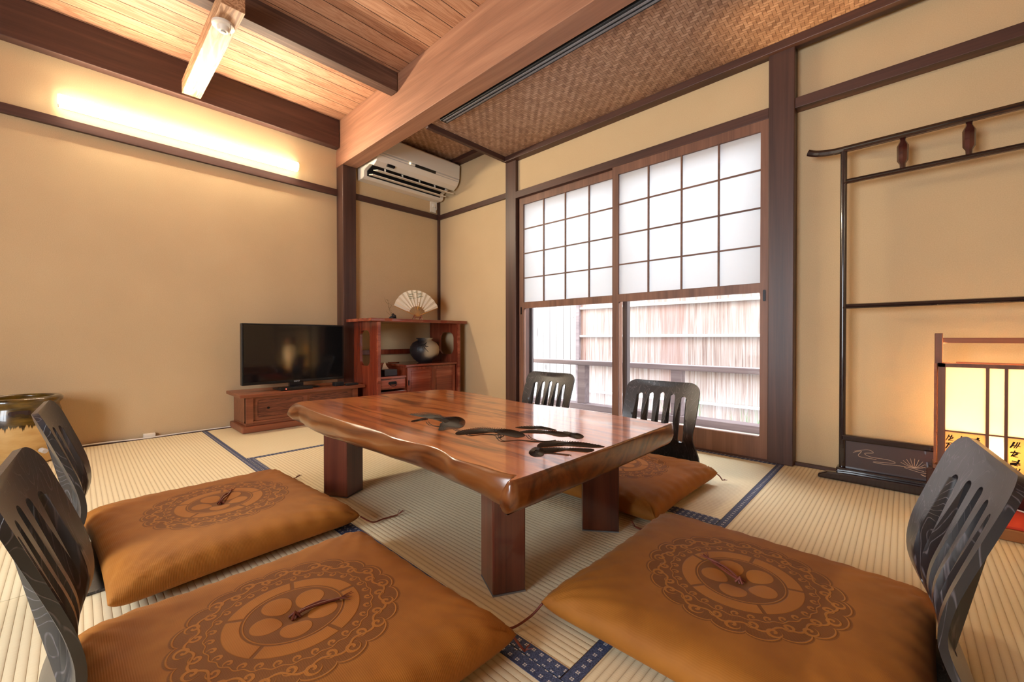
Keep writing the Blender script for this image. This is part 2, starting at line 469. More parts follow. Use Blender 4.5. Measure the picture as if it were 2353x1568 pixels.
sbox('trim_bay_cornice', (XB, -2.42, 2.53, YBAY, 2.345, 2.385), POSTX)
sbox('trim_bay_fascia', (-2.445, -2.415, 1.70, YBAY, 2.118, 2.386), POSTY, .002)
sbox('trim_window_post', (-2.447, -2.328, YW, 2.63, 0, 2.155), POST, .004)
sbox('trim_large_post', (-.522, -.408, YW - .01, 2.60, 0, 2.155), POST, .004)
sbox('trim_ceiling_edge', (-2.43, XR, 2.465, YP, 2.113, 2.156), POSTX, .003)
sbox('trim_lintel', (-2.328, -.522, YW - .005, 2.62, 1.797, 1.852), POSTX, .002)
sbox('trim_alcove_rail', (-.408, XR, YW - .005, YALC, 1.806, 1.857), POSTX, .002)
sbox('trim_sill', (-2.328, -.522, 2.495, 2.62, -.02, .012), POSTX)
sbox('trim_left_jamb', (-2.328, -2.285, 2.54, 2.62, .01, 1.80), POST)
sbox('trim_track_guide', (-2.30, XR, 1.715, 1.775, 2.128, 2.156), BLACKM, .003)
MBt = MB().box(-2.28, XR, 1.728, 1.738, 2.124, 2.13).box(-2.28, XR, 1.752, 1.762, 2.124, 2.13)
struct(MBt.build('trim_track_lip', plain('grey_rail', lin(120, 116, 120), .3)))
sbox('baseboard_left', (XA, -3.552, YBK, 1.575, -.005, .004), POSTY)
sbox('baseboard_alcove', (-.408, XR, 2.535, YALC, 0, .014), POSTX)
# back window dressing
f = MB()
for x in (-1.7, -1.02, -.34): f.box(x, x + .04, YBK - .06, YBK - .02, .35, 1.6)
f.box(-1.7, -.3, YBK - .06, YBK - .02, .35, .39).box(-1.7, -.3, YBK - .06, YBK - .02, 1.56, 1.6)
w3 = struct(f.build('window_3', DOORW))

# ------------------------------------------------------------------ tatami
def tatami(x0, x1, y0, y1, alongx, b0, b1, label):
    t = thing('tatami_mat', label, 'tatami mat', ((x0 + x1) / 2, (y0 + y1) / 2, -.03), group='tatami mats on the floor')
    w = .031
    a0, a1, c0, c1 = x0, x1, y0, y1
    g = .0012
    MB().box(x0 + g, x1 - g, y0 + g, y1 - g, -.03, 0).build('woven_rush', TATX if alongx else TATY, t)
    for on, side in ((b0, 0), (b1, 1)):
        if not on: continue
        if alongx: bb = (x0 + g, x1 - g, y0 + g, y0 + w) if side == 0 else (x0 + g, x1 - g, y1 - w, y1 - g)
        else: bb = (x0 + g, x0 + w, y0 + g, y1 - g) if side == 0 else (x1 - w, x1 - g, y0 + g, y1 - g)
        MB().box(*bb, -.02, .0012).build('cloth_border', HERI, t)
tatami(-3.55, -1.62, -.33, .634, True, 1, 1, 'tatami mat beside the left wall running towards the two near cushions')
tatami(-3.55, -2.55, .634, 2.60, False, 0, 1, 'tatami mat under the low television cabinet')
tatami(-2.55, -.476, .600 + .034, 1.56, True, 1, 1, 'tatami mat directly under the low wooden table')
tatami(-2.55, -.476, 1.56, 2.494, True, 1, 1, 'tatami mat below the sliding windows under the far chairs')
tatami(-.476, .48, .634, 2.53, False, 1, 1, 'broad tatami mat in front of the black lacquer rack')
tatami(.48, 1.43, .634, 2.05, False, 1, 1, 'tatami mat right of the lantern platform')
tatami(-1.62, .30, -.33, .634, True, 1, 1, 'tatami mat in the foreground under the large near cushion')
tatami(.30, 1.72, -.33, .634, True, 1, 1, 'tatami mat at the lower right corner behind the right chair')
tatami(-3.55, -1.62, -1.28, -.33, True, 1, 1, 'tatami mat behind the stoneware jar')
tatami(-1.62, .30, -1.28, -.33, True, 1, 1, 'tatami mat behind the near left chair')

# ------------------------------------------------------------------ sliding doors
def sliding_door(name, x0, x1, y0, y1):
    r = bpy.data.objects.new(name, None); COL.objects.link(r); r.location = ((x0 + x1) / 2, (y0 + y1) / 2, 0); r['kind'] = 'structure'
    st = .044
    xi0, xi1 = x0 + st, x1 - st
    holes = [rrect(xi0, xi1, .125, .893, .012, 5), [(xi0, .94), (xi1, .94), (xi1, 1.742), (xi0, 1.742)]]
    MB().plate([(x0, .012), (x1, .012), (x1, 1.797), (x0, 1.797)], holes, None, lambda u, v, t: (u, t, v), y0, y1).build('door_frame', DOORW, r)
    ym = (y0 + y1) / 2
    MB().box(xi0 - .004, xi1 + .004, ym - .002, ym + .002, .12, .90).build('glass_pane', GLASS, r)
    MB().box(xi0 - .002, xi1 + .002, ym + .002, ym + .004, .935, 1.746).build('paper_pane', SHOJI, r)
    l = MB()
    for k in range(1, 4):
        x = xi0 + (xi1 - xi0) * k / 4; l.box(x - .0045, x + .0045, ym - .010, ym + .001, .94, 1.742)
        z = .94 + .802 * k / 4; l.box(xi0, xi1, ym - .009, ym + .001, z - .004, z + .004)
    l.box(xi0, xi1, ym - .012, ym + .001, .934, .943)
    l.build('lattice', DOORX, r)
    return r
d1 = sliding_door('window_1', -1.437, -.515, 2.498, 2.524)
d2 = sliding_door('window_2', -2.314, -1.392, 2.528, 2.554)
MB().prism(rrect(-.545, -.533, .845, .905, .005), 1, 2.494, 2.499).build('pull_handle', IRON, d1)
MB().prism(rrect(-2.298, -2.288, .845, .905, .004), 1, 2.524, 2.529).build('pull_handle', IRON, d2)
# outer aluminium glazing behind
def outer_sash(name, x0, x1, y0, y1):
    r = bpy.data.objects.new(name, None); COL.objects.link(r); r.location = ((x0 + x1) / 2, (y0 + y1) / 2, 0); r['kind'] = 'structure'
    MB().box(x0, x0 + .035, y0, y1, .0, 1.79).box(x1 - .035, x1, y0, y1, .0, 1.79).box(x0, x1, y0, y1, 0, .05).box(x0, x1, y0, y1, 1.75, 1.79).build('sash_frame', plain('sash_' + name, lin(92, 84, 84), .4, metal=.4), r)
    return r
outer_sash('window_4', -1.415, -.525, 2.60, 2.62)
outer_sash('window_5', -2.30, -1.385, 2.63, 2.65)

# ------------------------------------------------------------------ outside
VER = wood('weathered_veranda_wood', lin(168, 158, 152), lin(136, 126, 122), lin(190, 182, 176), axis=0, rough=.7)
RAILW = wood('grey_railing_wood', lin(120, 106, 110), lin(92, 80, 84), lin(140, 128, 130), axis=0, rough=.7)
vb = MB()
for k in range(6):
    y = 2.66 + k * .1; vb.box(-4.5, 1.8, y + .002, y + .098, -.05, -.02)
struct(vb.build('floor_veranda', VER))
sbox('ground', (-7, 4, 2.7, 6, -.45, -.40), plain('garden_soil', lin(170, 165, 155), .9))
rl = thing('veranda_railing', 'weathered grey wooden railing on the veranda outside the glass doors', 'railing', (-1.4, 3.3, -.02))
MB().box(-4.5, 1.8, 3.27, 3.36, .395, .437).build('top_rail', RAILW, rl, .004)
MB().box(-4.5, 1.8, 3.26, 3.37, -.02, .035).build('bottom_rail', RAILW, rl, .004)
for x in (-4.05, -3.15, -2.255, -1.36, -.42, .5):
    MB().box(x, x + .085, 3.275, 3.355, .035, .395).build('post', RAILW, rl, .003)
def make_bark():
    m = Mat('cedar_bark_sheet', .9, spec=.1)
    x, y, z = m.xyz()
    a = m.noise((60, 60, 1.6), 1, 5, .65, .6); b = m.noise((2.2, 2.2, .1), 1, 2, .4)
    f = a * .75 + b * .25
    col = m.ramp(f, [(.3, lin(104, 82, 80)), (.45, lin(156, 140, 136)), (.6, lin(178, 172, 174))])
    red = sstep(b, .5, .62)
    m.color(m.mix(red * .4, col, lin(140, 88, 76))); m.bump(a, .004, .8); return m.m
BARK = make_bark()
def make_planks():
    m = Mat('pale_fence_planks', .85, spec=.15)
    x, y, z = m.xyz(); u = x / .1; fr = S.m('FRACT', u)
    a = m.noise((26, 26, .9), 1, 4, .6, .8)
    kn = m.noise((14, 14, 5), 1, 2, .5)
    col = m.ramp(a, [(.3, lin(144, 138, 136)), (.6, lin(172, 170, 170))])
    col = m.mix(sstep(kn, .68, .74) * .6, col, lin(60, 52, 54))
    m.color(m.mix(inside(fr, .03, .97, .02), lin(64, 54, 56), col)); return m.m
PLANK = make_planks()
BAT = plain('pale_bamboo_batten', lin(200, 198, 196), .6)
fb = thing('bark_fence', 'tall cedar bark fence with pale battens across the veranda', 'fence', (-.5, 3.95, -.4))
MB().box(-2.66, 2.6, 3.93, 3.97, -.4, 2.1).build('bark_sheet', BARK, fb)
for z in (-.25, .06, .365, .67, .98, 1.29, 1.6, 1.91):
    MB().box(-2.66, 2.6, 3.905, 3.93, z - .012, z + .012).build('batten', BAT, fb, .004)
fp = thing('plank_fence', 'pale knotty plank fence left of the cedar bark fence outside', 'fence', (-4., 3.95, -.4))
MB().box(-6.2, -2.68, 3.93, 3.965, -.4, 2.2).build('plank_panel', PLANK, fp)
MB().box(-2.70, -2.66, 3.895, 3.965, -.4, 2.2).build('end_post', RAILW, fp)
gm = MB(); GR = plain('green_grass_blades', lin(84, 136, 78), .7)
for cx, cy, n, h in ((-1.42, 3.62, 60, .62), (-.86, 3.66, 36, .5)):
    for i in range(n):
        x, y = cx + rnd.gauss(0, .07), cy + rnd.gauss(0, .05); dx = rnd.gauss(0, .06); hh = h * rnd.uniform(.6, 1.1)
        gm.tube([(x, y, -.4), (x + dx * .4, y, -.4 + hh * .6), (x + dx, y + rnd.gauss(0, .02), -.4 + hh)], .003, 4, .2)
tag(gm.build('grass_clump', GR), 'clumps of thin green grass growing at the foot of the bark fence', 'grass', kind='stuff')

# ------------------------------------------------------------------ wall lamp (left)
WARM = (1., .83, .60)
t = thing('batten_light', 'long lit white tube light mounted on the left wall below the beam', 'light', (XA, .61, 2.02))
MB().box(XA, -3.565, -.045, 1.23, 2.0, 2.05).build('housing', WHITEP, t, .004)
pf = [(-3.567, 1.992), (-3.548, 1.993), (-3.538, 2.000), (-3.538, 2.056), (-3.548, 2.063), (-3.567, 2.064)]
MB().prism(pf, 1, -.055, 1.24).build('diffuser_side', emit('warm_tube_side', WARM, 14), t, label='softly glowing diffuser body')
MB().prism([(-3.5378, 2.000), (-3.530, 2.012), (-3.528, 2.028), (-3.530, 2.044), (-3.5378, 2.056)], 1, -.055, 1.24).build('diffuser_tube', emit('warm_tube_glow', WARM, 105), t, label='glowing diffuser tube')
MB().prism(pf, 1, -.060, -.0555).build('end_cap', WHITEP, t); MB().prism(pf, 1, 1.2405, 1.245).build('end_cap', WHITEP, t)
# smoke detector
t = thing('smoke_detector', 'round white smoke detector under the pale tie beam', 'smoke detector', (-2.60, .545, 2.298))
MB().lathe([(0, 0), (.050, 0), (.052, -.006), (.050, -.014), (.030, -.018), (.028, -.034), (.022, -.040), (0, -.041)]).build('detector_body', WHITEP, t, local=True, auto=True)
MB().lathe([(.0, -.0415), (.012, -.0415), (.011, -.046), (0, -.047)]).build('sensor_cap', WHITEP2, t, local=True, auto=True)
MB().tube([(.045, .02, -.004), (.047, .022, -.05), (.046, .02, -.075)], .0012, 5).build('pull_cord', BLACK, t, local=True)

# ------------------------------------------------------------------ air conditioner
t = thing('air_conditioner', 'white wall air conditioner above the shelf unit, louvre open', 'air conditioner', (XB, 2.155, 2.05))
y0, y1 = 1.725, 2.580
body = [(-3.52, 2.345), (-3.19, 2.345), (-3.155, 2.335), (-3.145, 2.318), (-3.150, 2.175), (-3.158, 2.160), (-3.185, 2.125), (-3.235, 2.098), (-3.30, 2.130), (-3.40, 2.105), (-3.405, 2.052), (-3.43, 2.040), (-3.52, 2.040)]
MB().prism(body, 1, y0, y1).build('housing', WHITEP, t, .006)
MB().prism([(-3.152, 2.330), (-3.139, 2.318), (-3.143, 2.192), (-3.156, 2.192)], 1, y0 + .004, y1 - .004).build('front_panel', WHITEP, t, .003)
MB().prism([(-3.154, 2.189), (-3.147, 2.189), (-3.155, 2.163), (-3.162, 2.163)], 1, y0 + .004, y1 - .004).build('trim_strip', WHITEP2, t)
MB().prism([(-3.150, 2.187), (-3.144, 2.187), (-3.152, 2.165), (-3.160, 2.165)], 1, 2.08, 2.30).build('display_strip', BLACK, t, label='dark display strip')
MB().prism([(-3.148, 2.184), (-3.1425, 2.184), (-3.147, 2.172), (-3.153, 2.172)], 1, 2.020, 2.032).build('indicator_lamp', emit('ac_lamp', (1, .8, .4), 3), t)
MB().prism([(-3.245, 2.10), (-3.30, 2.132), (-3.40, 2.107), (-3.40, 2.06), (-3.395, 2.06), (-3.39, 2.10), (-3.30, 2.125)], 1, y0 + .03, y1 - .05).build('air_outlet', BLACKM, t)
MB().box(-.05, .035, y0 + .04, y1 - .01, -.003, .003, Matrix.Translation((-3.26, 0, 2.075)) @ Matrix.Rotation(.25, 4, 'Y')).build('louvre', WHITEP, t)
MB().box(-.035, .03, y0 + .04, y1 - .03, -.003, .003, Matrix.Translation((-3.35, 0, 2.062)) @ Matrix.Rotation(.2, 4, 'Y')).build('louvre', WHITEP, t)
for y in (1.85, 2.02, 2.2, 2.37, 2.5):
    MB().box(-3.275, -3.258, y, y + .006, 2.075, 2.115).build('louvre_arm', WHITEP, t)
g = MB()
for k in range(9): g.box(-3.206, -3.18, 1.83 + k * .008, 1.834 + k * .008, 2.108, 2.126, None)
g.build('grille_slots', BLACKM, t)
t = thing('power_outlet', 'small white socket with plugged cable under the air conditioner', 'outlet', (XB, 2.53, 1.985))
MB().box(XB, -3.506, 2.495, 2.565, 1.935, 2.045).build('cover_plate', WHITEP, t, .003)
MB().box(-3.506, -3.485, 2.515, 2.545, 1.985, 2.015).build('plug', WHITEP, t, .003)
MB().tube(smooth_path([(-3.49, 2.53, 1.985), (-3.485, 2.545, 1.955), (-3.49, 2.56, 1.98), (-3.50, 2.562, 2.04)], 4), .004, 6).build('cable', WIRE, t)

# ------------------------------------------------------------------ TV cabinet
t = thing('tv_cabinet', 'low brown wooden cabinet under the television on the tatami', 'cabinet', (-3.42, 1.20, 0))
MB().box(-3.585, -3.245, .775, 1.62, 0.0015, .045).build('plinth', CABW, t, .006)
MB().box(-3.58, -3.275, .80, 1.60, .045, .062).box(-3.58, -3.275, .80, .818, .062, .245).box(-3.58, -3.275, 1.582, 1.60, .062, .245).box(-3.58, -3.56, .818, 1.582, .062, .245).box(-3.30, -3.265, .80, .845, .062, .245).box(-3.30, -3.265, 1.56, 1.60, .062, .245).box(-3.31, -3.27, .80, 1.60, .062, .075).box(-3.31, -3.27, .80, 1.60, .235, .245).build('body', CABW, t, .002)
MB().box(-3.59, -3.225, .755, 1.645, .245, .268).build('top_board', CABW, t, .004)
for a, b, x in ((.845, 1.21, -3.283), (1.20, 1.56, -3.295)):
    d = MB().plate([(a, .075), (b, .075), (b, .235), (a, .235)], [rrect(a + .03, b - .03, .095, .218, .018)], None, lambda u, v, t_: (t_, u, v), x - .012, x).build('sliding_panel', CABW, t, .001)
    MB().box(x - .010, x - .005, a + .025, b - .025, .09, .222).build('inset_board', CABD, d)
    MB().lathe([(0, .002), (.008, .002), (.009, 0), (0, 0)], n=16, M=Matrix.Translation((x - .004, a + .10 if a < 1 else b - .08, .155)) @ Matrix.Rotation(PI / 2, 4, 'Y')).build('finger_pull', IRON, d)

# television
t = thing('television', 'black flat television standing on the low brown cabinet', 'television', (-3.40, 1.165, .268))
MB().box(-3.415, -3.372, .802, 1.532, .315, .757).build('housing', BLACK, t, .004)
MB().box(-3.373, -3.3705, .815, 1.519, .335, .746).build('screen', SCREEN, t, label='dark glossy screen')
MB().box(-3.45, -3.33, 1.02, 1.32, .268, .279).box(-3.42, -3.39, 1.12, 1.22, .279, .32).build('stand', BLACK, t, .003)
tx = bpy.data.curves.new('logo', 'FONT'); tx.body = 'SONY'; tx.size = .016; tx.extrude = .0005; tx.align_x = 'CENTER'
lt_ = bpy.data.objects.new('lettering', tx); COL.objects.link(lt_); bpy.context.view_layer.update()
lm_ = bpy.data.meshes.new_from_object(lt_); bpy.data.objects.remove(lt_); lm_.materials.clear(); lm_.materials.append(plain('logo_silver', lin(190, 190, 190), .3))
lo = bpy.data.objects.new('logo', lm_); COL.objects.link(lo); lo.parent = t; lo.location = (.0298, 0, .0505); lo.rotation_euler = (PI / 2, 0, PI / 2); lo['label'] = 'silver lettering'
tag(MB().box(-3.33, -3.26, 1.02, 1.24, .268, .292).build('set_top_box', BLACK, bevel=.003), 'slim black tuner box with a red lamp before the television', 'tuner box')
o = bpy.data.objects['set_top_box']
MB().box(-3.2605, -3.259, 1.05, 1.056, .278, .284).build('standby_lamp', emit('red_led', (1, .05, .03), 4), o, label='small red lamp')
o = MB().box(-3.34, -3.28, 1.42, 1.49, .268, .298).build('remote_holder', BLACKM, bevel=.004); tag(o, 'small black box near the right end of the low cabinet', 'box')
o = MB().box(-3.30, -3.255, 1.50, 1.60, .268, .283).build('remote_control', BLACKM, bevel=.004); tag(o, 'flat dark remote control at the right edge of the low cabinet', 'remote control')

# ------------------------------------------------------------------ shelf unit
t = thing('display_shelf', 'red wooden display shelf unit with oval side openings in the bay', 'shelf', (-3.28, 2.1, 0))
xb, xf, ya, yb_ = -3.505, -3.075, 1.665, 2.505
tb = MB()
edge = [(-3.51, 1.60), (-3.51, 2.585), (-3.045, 2.585)] + [(-3.045 + .006 * math.sin(k * 2.1) + .004 * math.sin(k * 5.3), 2.585 - k * .0615) for k in range(1, 16)] + [(-3.045, 1.60)]
tb.prism(edge, 2, .785, .812).build('top_board', SHELFY, t, .005)
for y, hole in ((ya, (-3.36, -3.19, .42, .715)), (yb_ - .022, (-3.345, -3.125, .495, .705))):
    MB().plate([(xb, .0015), (xf, .0015), (xf, .785), (xb, .785)], [rrect(*hole, .06 if y > 2 else .05, 8)], None, lambda u, v, s_: (u, s_, v), y, y + .022).build('side_panel', SHELF, t)
for y in (ya - .004, yb_ - .024):
    MB().box(xf - .002, xf + .022, y, y + .030, .0015, .785).build('front_post', SHELFY, t, .006, label='pale worn front post')
MB().box(xb, xb + .02, ya, yb_, .50, .545).build('back_rail', SHELF, t, .002)
MB().box(xb, xf, ya + .02, 1.94, .316, .334).build('shelf_board', SHELFY, t, .003)
MB().box(xb, xf, ya + .02, 1.94, 0.0015, .21).build('lower_chest', SHELFY, t, .002)
MB().box(xb, xf - .02, ya + .02, 1.94, .225, .316).build('drawer_case', SHELF, t)
d = MB().box(xf - .02, xf + .004, ya + .034, 1.925, .236, .306).build('drawer', SHELFY, t, .003)
hm = MB().tube([(xf + .004, 1.775, .278)] + smooth_path([(xf + .014, 1.775, .278), (xf + .018, 1.778, .262), (xf + .018, 1.803, .254), (xf + .018, 1.828, .262), (xf + .014, 1.831, .278)], 5) + [(xf + .004, 1.831, .278)], .0032, 6)
hm.prism(rrect(1.765, 1.841, .266, .292, .012), 0, xf + .004, xf + .006); hm.build('handle', IRON, d)
MB().box(xb, xf + .012, 1.925, 2.48, .405, .424).build('cupboard_top', SHELFY, t, .004)
MB().box(xb, xf - .02, 1.94, 2.475, 0.02, .405).build('cupboard', SHELF, t)
for a, b, x, hh in ((1.945, 2.225, xf + .002, True), (2.215, 2.47, xf - .006, False)):
    d = MB().plate([(a, .03), (b, .03), (b, .40), (a, .40)], [[(a + .03, .06), (b - .03, .06), (b - .03, .378), (a + .03, .378)]], None, lambda u, v, s_: (s_, u, v), x - .012, x).build('sliding_door', SHELF, t, .001)
    MB().box(x - .012, x - .006, a + .028, b - .028, .058, .38).build('door_panel', SHELFY, d)
    MB().box(x - .006, x - .003, a + .040, b - .040, .07, .368).build('raised_field', SHELFY, d, .002)
    if hh: MB().box(x, x + .004, a + .008, a + .018, .245, .29).build('pull', IRON, d, .002)
# objects on the shelf
t = thing('tissue_box', 'black tissue box with white tissue on the drawer chest', 'tissue box', (-3.17, 1.82, .334))
MB().box(-3.225, -3.115, 1.755, 1.875, .334, .388).build('case', plain('dark_leather', lin(44, 42, 50), .35), t, .004)
MB().prism([(1.765, .386), (1.775, .425), (1.79, .448), (1.80, .42), (1.825, .389)], 0, -3.175, -3.165).build('tissue', plain('white_tissue', lin(240, 232, 218), .9), t, .001)
def vase_mat():
    m = Mat('smoky_stoneware', .45, spec=.4)
    x, y, z = m.xyz(); n = m.noise((1, 1, 1), 7, 3, .5, .4)
    s_ = sstep(y * .8 + x * .6 + n * .08, .0, .09) * sstep(z - y * .2 + n * .05, .035, .11)
    col = m.ramp(s_, [(.0, lin(40, 34, 36)), (.5, lin(92, 82, 74)), (1., lin(176, 160, 134))])
    m.color(col); m.bump(n, .001, .3); return m.m
t = thing('round_vase', 'round smoky black and grey stoneware vase on the cupboard', 'vase', (-3.24, 2.235, .424))
VS = [(0, 0), (.055, 0), (.062, .004), (.10, .035), (.128, .075), (.136, .115), (.130, .150), (.108, .182), (.075, .200), (.062, .206), (.064, .214), (.078, .222), (.077, .227), (.066, .226), (.056, .215), (.05, .20), (.0, .19)]
MB().lathe(VS, n=48).build('body', vase_mat(), t, local=True, smooth=True)
st = MB()
def vpt(a, z, off=.0015):   # a point on the vase wall
    for (r0, z0), (r1, z1) in zip(VS[1:], VS[2:]):
        if z0 <= z <= z1:
            r = r0 + (r1 - r0) * (z - z0) / (z1 - z0) + off; return (r * math.cos(a), r * math.sin(a), z)
for P, w in (([(-1.35, .20), (-1.15, .178), (-.9, .163), (-.62, .168), (-.45, .185)], .006), ([(-.62, .168), (-.5, .15), (-.35, .15)], .004), ([(-1.0, .17), (-1.05, .14), (-1.1, .10)], .002), ([(-.75, .165), (-.55, .13), (-.35, .10)], .0025), ([(-.8, .165), (-.7, .12)], .002)):
    pp = smooth_path([(a, z, 0) for a, z in P], 5); st.tube([vpt(p.x, p.y) for p in pp], w, 6, [1 - .5 * abs(i / len(pp) - .4) for i in range(len(pp))])
st.build('painted_branch', plain('black_brush_glaze', lin(30, 28, 28), .4), t, local=True, label='black brushed branch motif')
tag(MB().lathe([(0, 0), (.05, 0), (.052, .006), (0, .006)], (-3.42, 2.02, .424)).build('coaster', SHELF), 'dark wooden coaster behind the round vase', 'coaster')
# folding fan on its stand
t = thing('folding_fan', 'open cream paper folding fan with pine painting on a small stand', 'fan', (-3.25, 2.16, .812))
t.rotation_euler = (0, 0, -.12)
FN = 22; A0, A1 = math.radians(20), math.radians(160); ri, ro = .085, .235
fm = MB(); ctr = (0, 0, .045)
def fpt(k, r):
    a = A0 + (A1 - A0) * k / FN; dx = .004 if k % 2 else -.004
    tilt = .18
    yy, zz = -r * math.cos(a), r * math.sin(a)
    return (dx + .012 - zz * tilt, yy, ctr[2] + zz)
for k in range(FN):
    a, b, c, d = fpt(k, ri), fpt(k + 1, ri), fpt(k + 1, ro), fpt(k, ro)
    vs = [fm.bm.verts.new(p) for p in (a, b, c, d)]; fm.bm.faces.new(vs)
fan = fm.build('paper_leaf', plain('cream_fan_paper', lin(246, 236, 212), .8), t, local=True)
sm = fan.modifiers.new('solid', 'SOLIDIFY'); sm.thickness = .0008
rb = MB()
for k in range(0, FN + 1, 2):
    rb.tube([(ctr[0] + .012, 0, ctr[2] - .01), fpt(k, ri + .02)], .002 if 0 < k < FN else .0035, 5)
rb.tube([(.012, 0, .035), fpt(0, ro)], .0035, 5); rb.tube([(.012, 0, .035), fpt(FN, ro)], .0035, 5)
rb.build('bamboo_ribs', plain('gilt_bamboo', lin(196, 142, 74), .5), t, local=True)
pm = MB()
for (a, r), w, l in (((100, .205), .004, .05), ((88, .215), .003, .04), ((75, .2), .004, .05), ((104, .185), .003, .05), ((72, .18), .003, .05), ((96, .17), .002, .04), ((80, .16), .002, .04), ((68, .165), .002, .03)):
    a = math.radians(a); q = [Vector((.020 - r * math.sin(a) * .18, -r * math.cos(a) + s_ * l, ctr[2] + r * math.sin(a) + .003 * math.sin(s_ * 9))) for s_ in (-.5, -.25, 0, .25, .5)]
    pm.tube(q, w * .9, 5, [.3, .9, 1, .8, .3])
pm.build('pine_painting', plain('green_ink', lin(112, 128, 96), .8), t, local=True)
cm = MB(); cm.tube(smooth_path([(.03, -.01, .10), (.035, .0, .13), (.03, .012, .155), (.028, .0, .165)], 4), .004, 5, .4).tube(smooth_path([(.03, .0, .12), (.035, .02, .115), (.03, .035, .12)], 4), .004, 5, .5)
cm.build('ornament_cord', GOLD, t, local=True)
sm_ = MB()
for y in (-.035, .035): sm_.tube([(.02, y, .05), (.025, y, .02), (.04, y * 1.1, 0.003)], .004, 6).tube([(.02, y, .05), (-.03, y, 0.003)], .0035, 6)
sm_.tube([(.022, -.035, .028), (.022, .035, .028)], .0035, 6); sm_.build('stand', plain('red_brown_stand', lin(132, 60, 34), .4), t, local=True)
# little dark rock with twigs
t = thing('rock_ornament', 'small dark rock ornament with thin twigs beside the fan', 'ornament', (-3.28, 1.925, .812))
rk = MB()
for (x, y, z, r) in ((0, 0, .018, .02), (.005, .018, .03, .017), (-.004, .01, .045, .013), (0, -.018, .012, .014), (.002, .026, .012, .014)):
    rk.lathe([(0, -r), (r * .6, -r * .8), (r, 0), (r * .75, r * .7), (0, r)], (x, y, z), 9)
rk.build('rock', BLACKM, t, local=True, smooth=True)
tw = MB()
for P in ([(0, -.005, .04), (0, -.03, .09), (0, -.035, .14), (0, -.05, .175)], [(0, -.03, .09), (0, -.01, .12), (.0, -.005, .135)], [(0, -.0, .03), (0, -.04, .055), (0, -.06, .075)], [(0, -.035, .14), (0, -.06, .15), (0, -.075, .19)]):
    tw.tube(smooth_path(P, 3), .0016, 5, .4)
for _ in range(16):
    s_ = rnd.random(); y, z = -.005 - .045 * s_ + rnd.gauss(0, .008), .045 + .13 * s_
    tw.lathe([(0, -.003), (.003, 0), (0, .003)], (rnd.gauss(0, .005), y, z), 6)
tw.build('twigs', plain('olive_twig', lin(110, 96, 62), .8), t, local=True)

# ------------------------------------------------------------------ stoneware jar
def jar_mat():
    m = Mat('two_tone_glaze', .25, spec=.5, coat=.6)
    x, y, z = m.xyz(); th = S.m('ARCTAN2', y, x)
    c = m.node('ShaderNodeCombineXYZ'); m.link(th * 3., c.inputs[0])
    n = m.node('ShaderNodeTexNoise'); n.inputs['Scale'].default_value = 3.5; n.inputs['Detail'].default_value = 5; m.link(c.outputs[0], n.inputs['Vector'])
    drip = sstep(z + S(n.outputs[0]) * .13, .262, .272)
    nn = m.noise((1, 1, 3), 12, 3, .5)
    dark = m.ramp(nn, [(.35, lin(48, 34, 12)), (.7, lin(116, 88, 28))])
    pale = m.ramp(nn, [(.3, lin(196, 156, 92)), (.7, lin(214, 178, 116))])
    m.color(m.mix(drip, pale, dark)); return m.m
t = thing('stoneware_jar', 'stoneware jar with olive drip glaze over beige at the left wall', 'jar', (-3.36, -.205, 0.0015))
JP = [(0, 0), (.125, 0), (.138, .012), (.150, .10), (.155, .20), (.153, .27), (.146, .292), (.146, .305), (.158, .318), (.160, .335), (.150, .345), (.128, .345), (.126, .335), (.134, .30), (.132, .2), (.12, .03), (0, .03)]
MB().lathe(JP, n=56).build('vessel', jar_mat(), t, local=True, smooth=True)
def jslot(a, z, w, h, mat, nm, r):
    p = MB(); pts = rrect(-w / 2, w / 2, -h / 2, h / 2, h * .48, 6)
    p.plate(pts, [], None, lambda u, v, s_: ((r + s_) * math.cos(a + u / r), (r + s_) * math.sin(a + u / r), z + v), -.004, .0015)
    p.build(nm, mat, t, local=True)
JD = plain('jar_opening', lin(44, 18, 8), .6)
jslot(.08, .275, .075, .022, JD, 'grip_slot', .153); jslot(-.75, .045, .07, .03, JD, 'grip_slot', .146)
MB().tube([(.155 * math.cos(.55), .155 * math.sin(.55), .075), (.185 * math.cos(.55), .185 * math.sin(.55), .07)], .012, 10).build('spigot', BAT, t, local=True)

# cable and power strip along the wall
cb = MB()
for o_ in (0, .012):
    cb.tube(smooth_path([(-3.57 + o_, -.1, .006), (-3.56 - o_, .1, .010), (-3.565 + o_, .3, .006), (-3.572 + o_ * .5, .55, .006), (-3.575 + o_, .80, .006)], 8), .0035, 6)
tag(cb.build('white_cable', WIRE), 'white twin cable lying along the foot of the left wall', 'cable')
o = MB().box(-3.595, -3.565, .30, .36, .006, .03).build('cable_junction', WHITEP, bevel=.003); tag(o, 'small white junction box on the cable by the left wall', 'junction box')

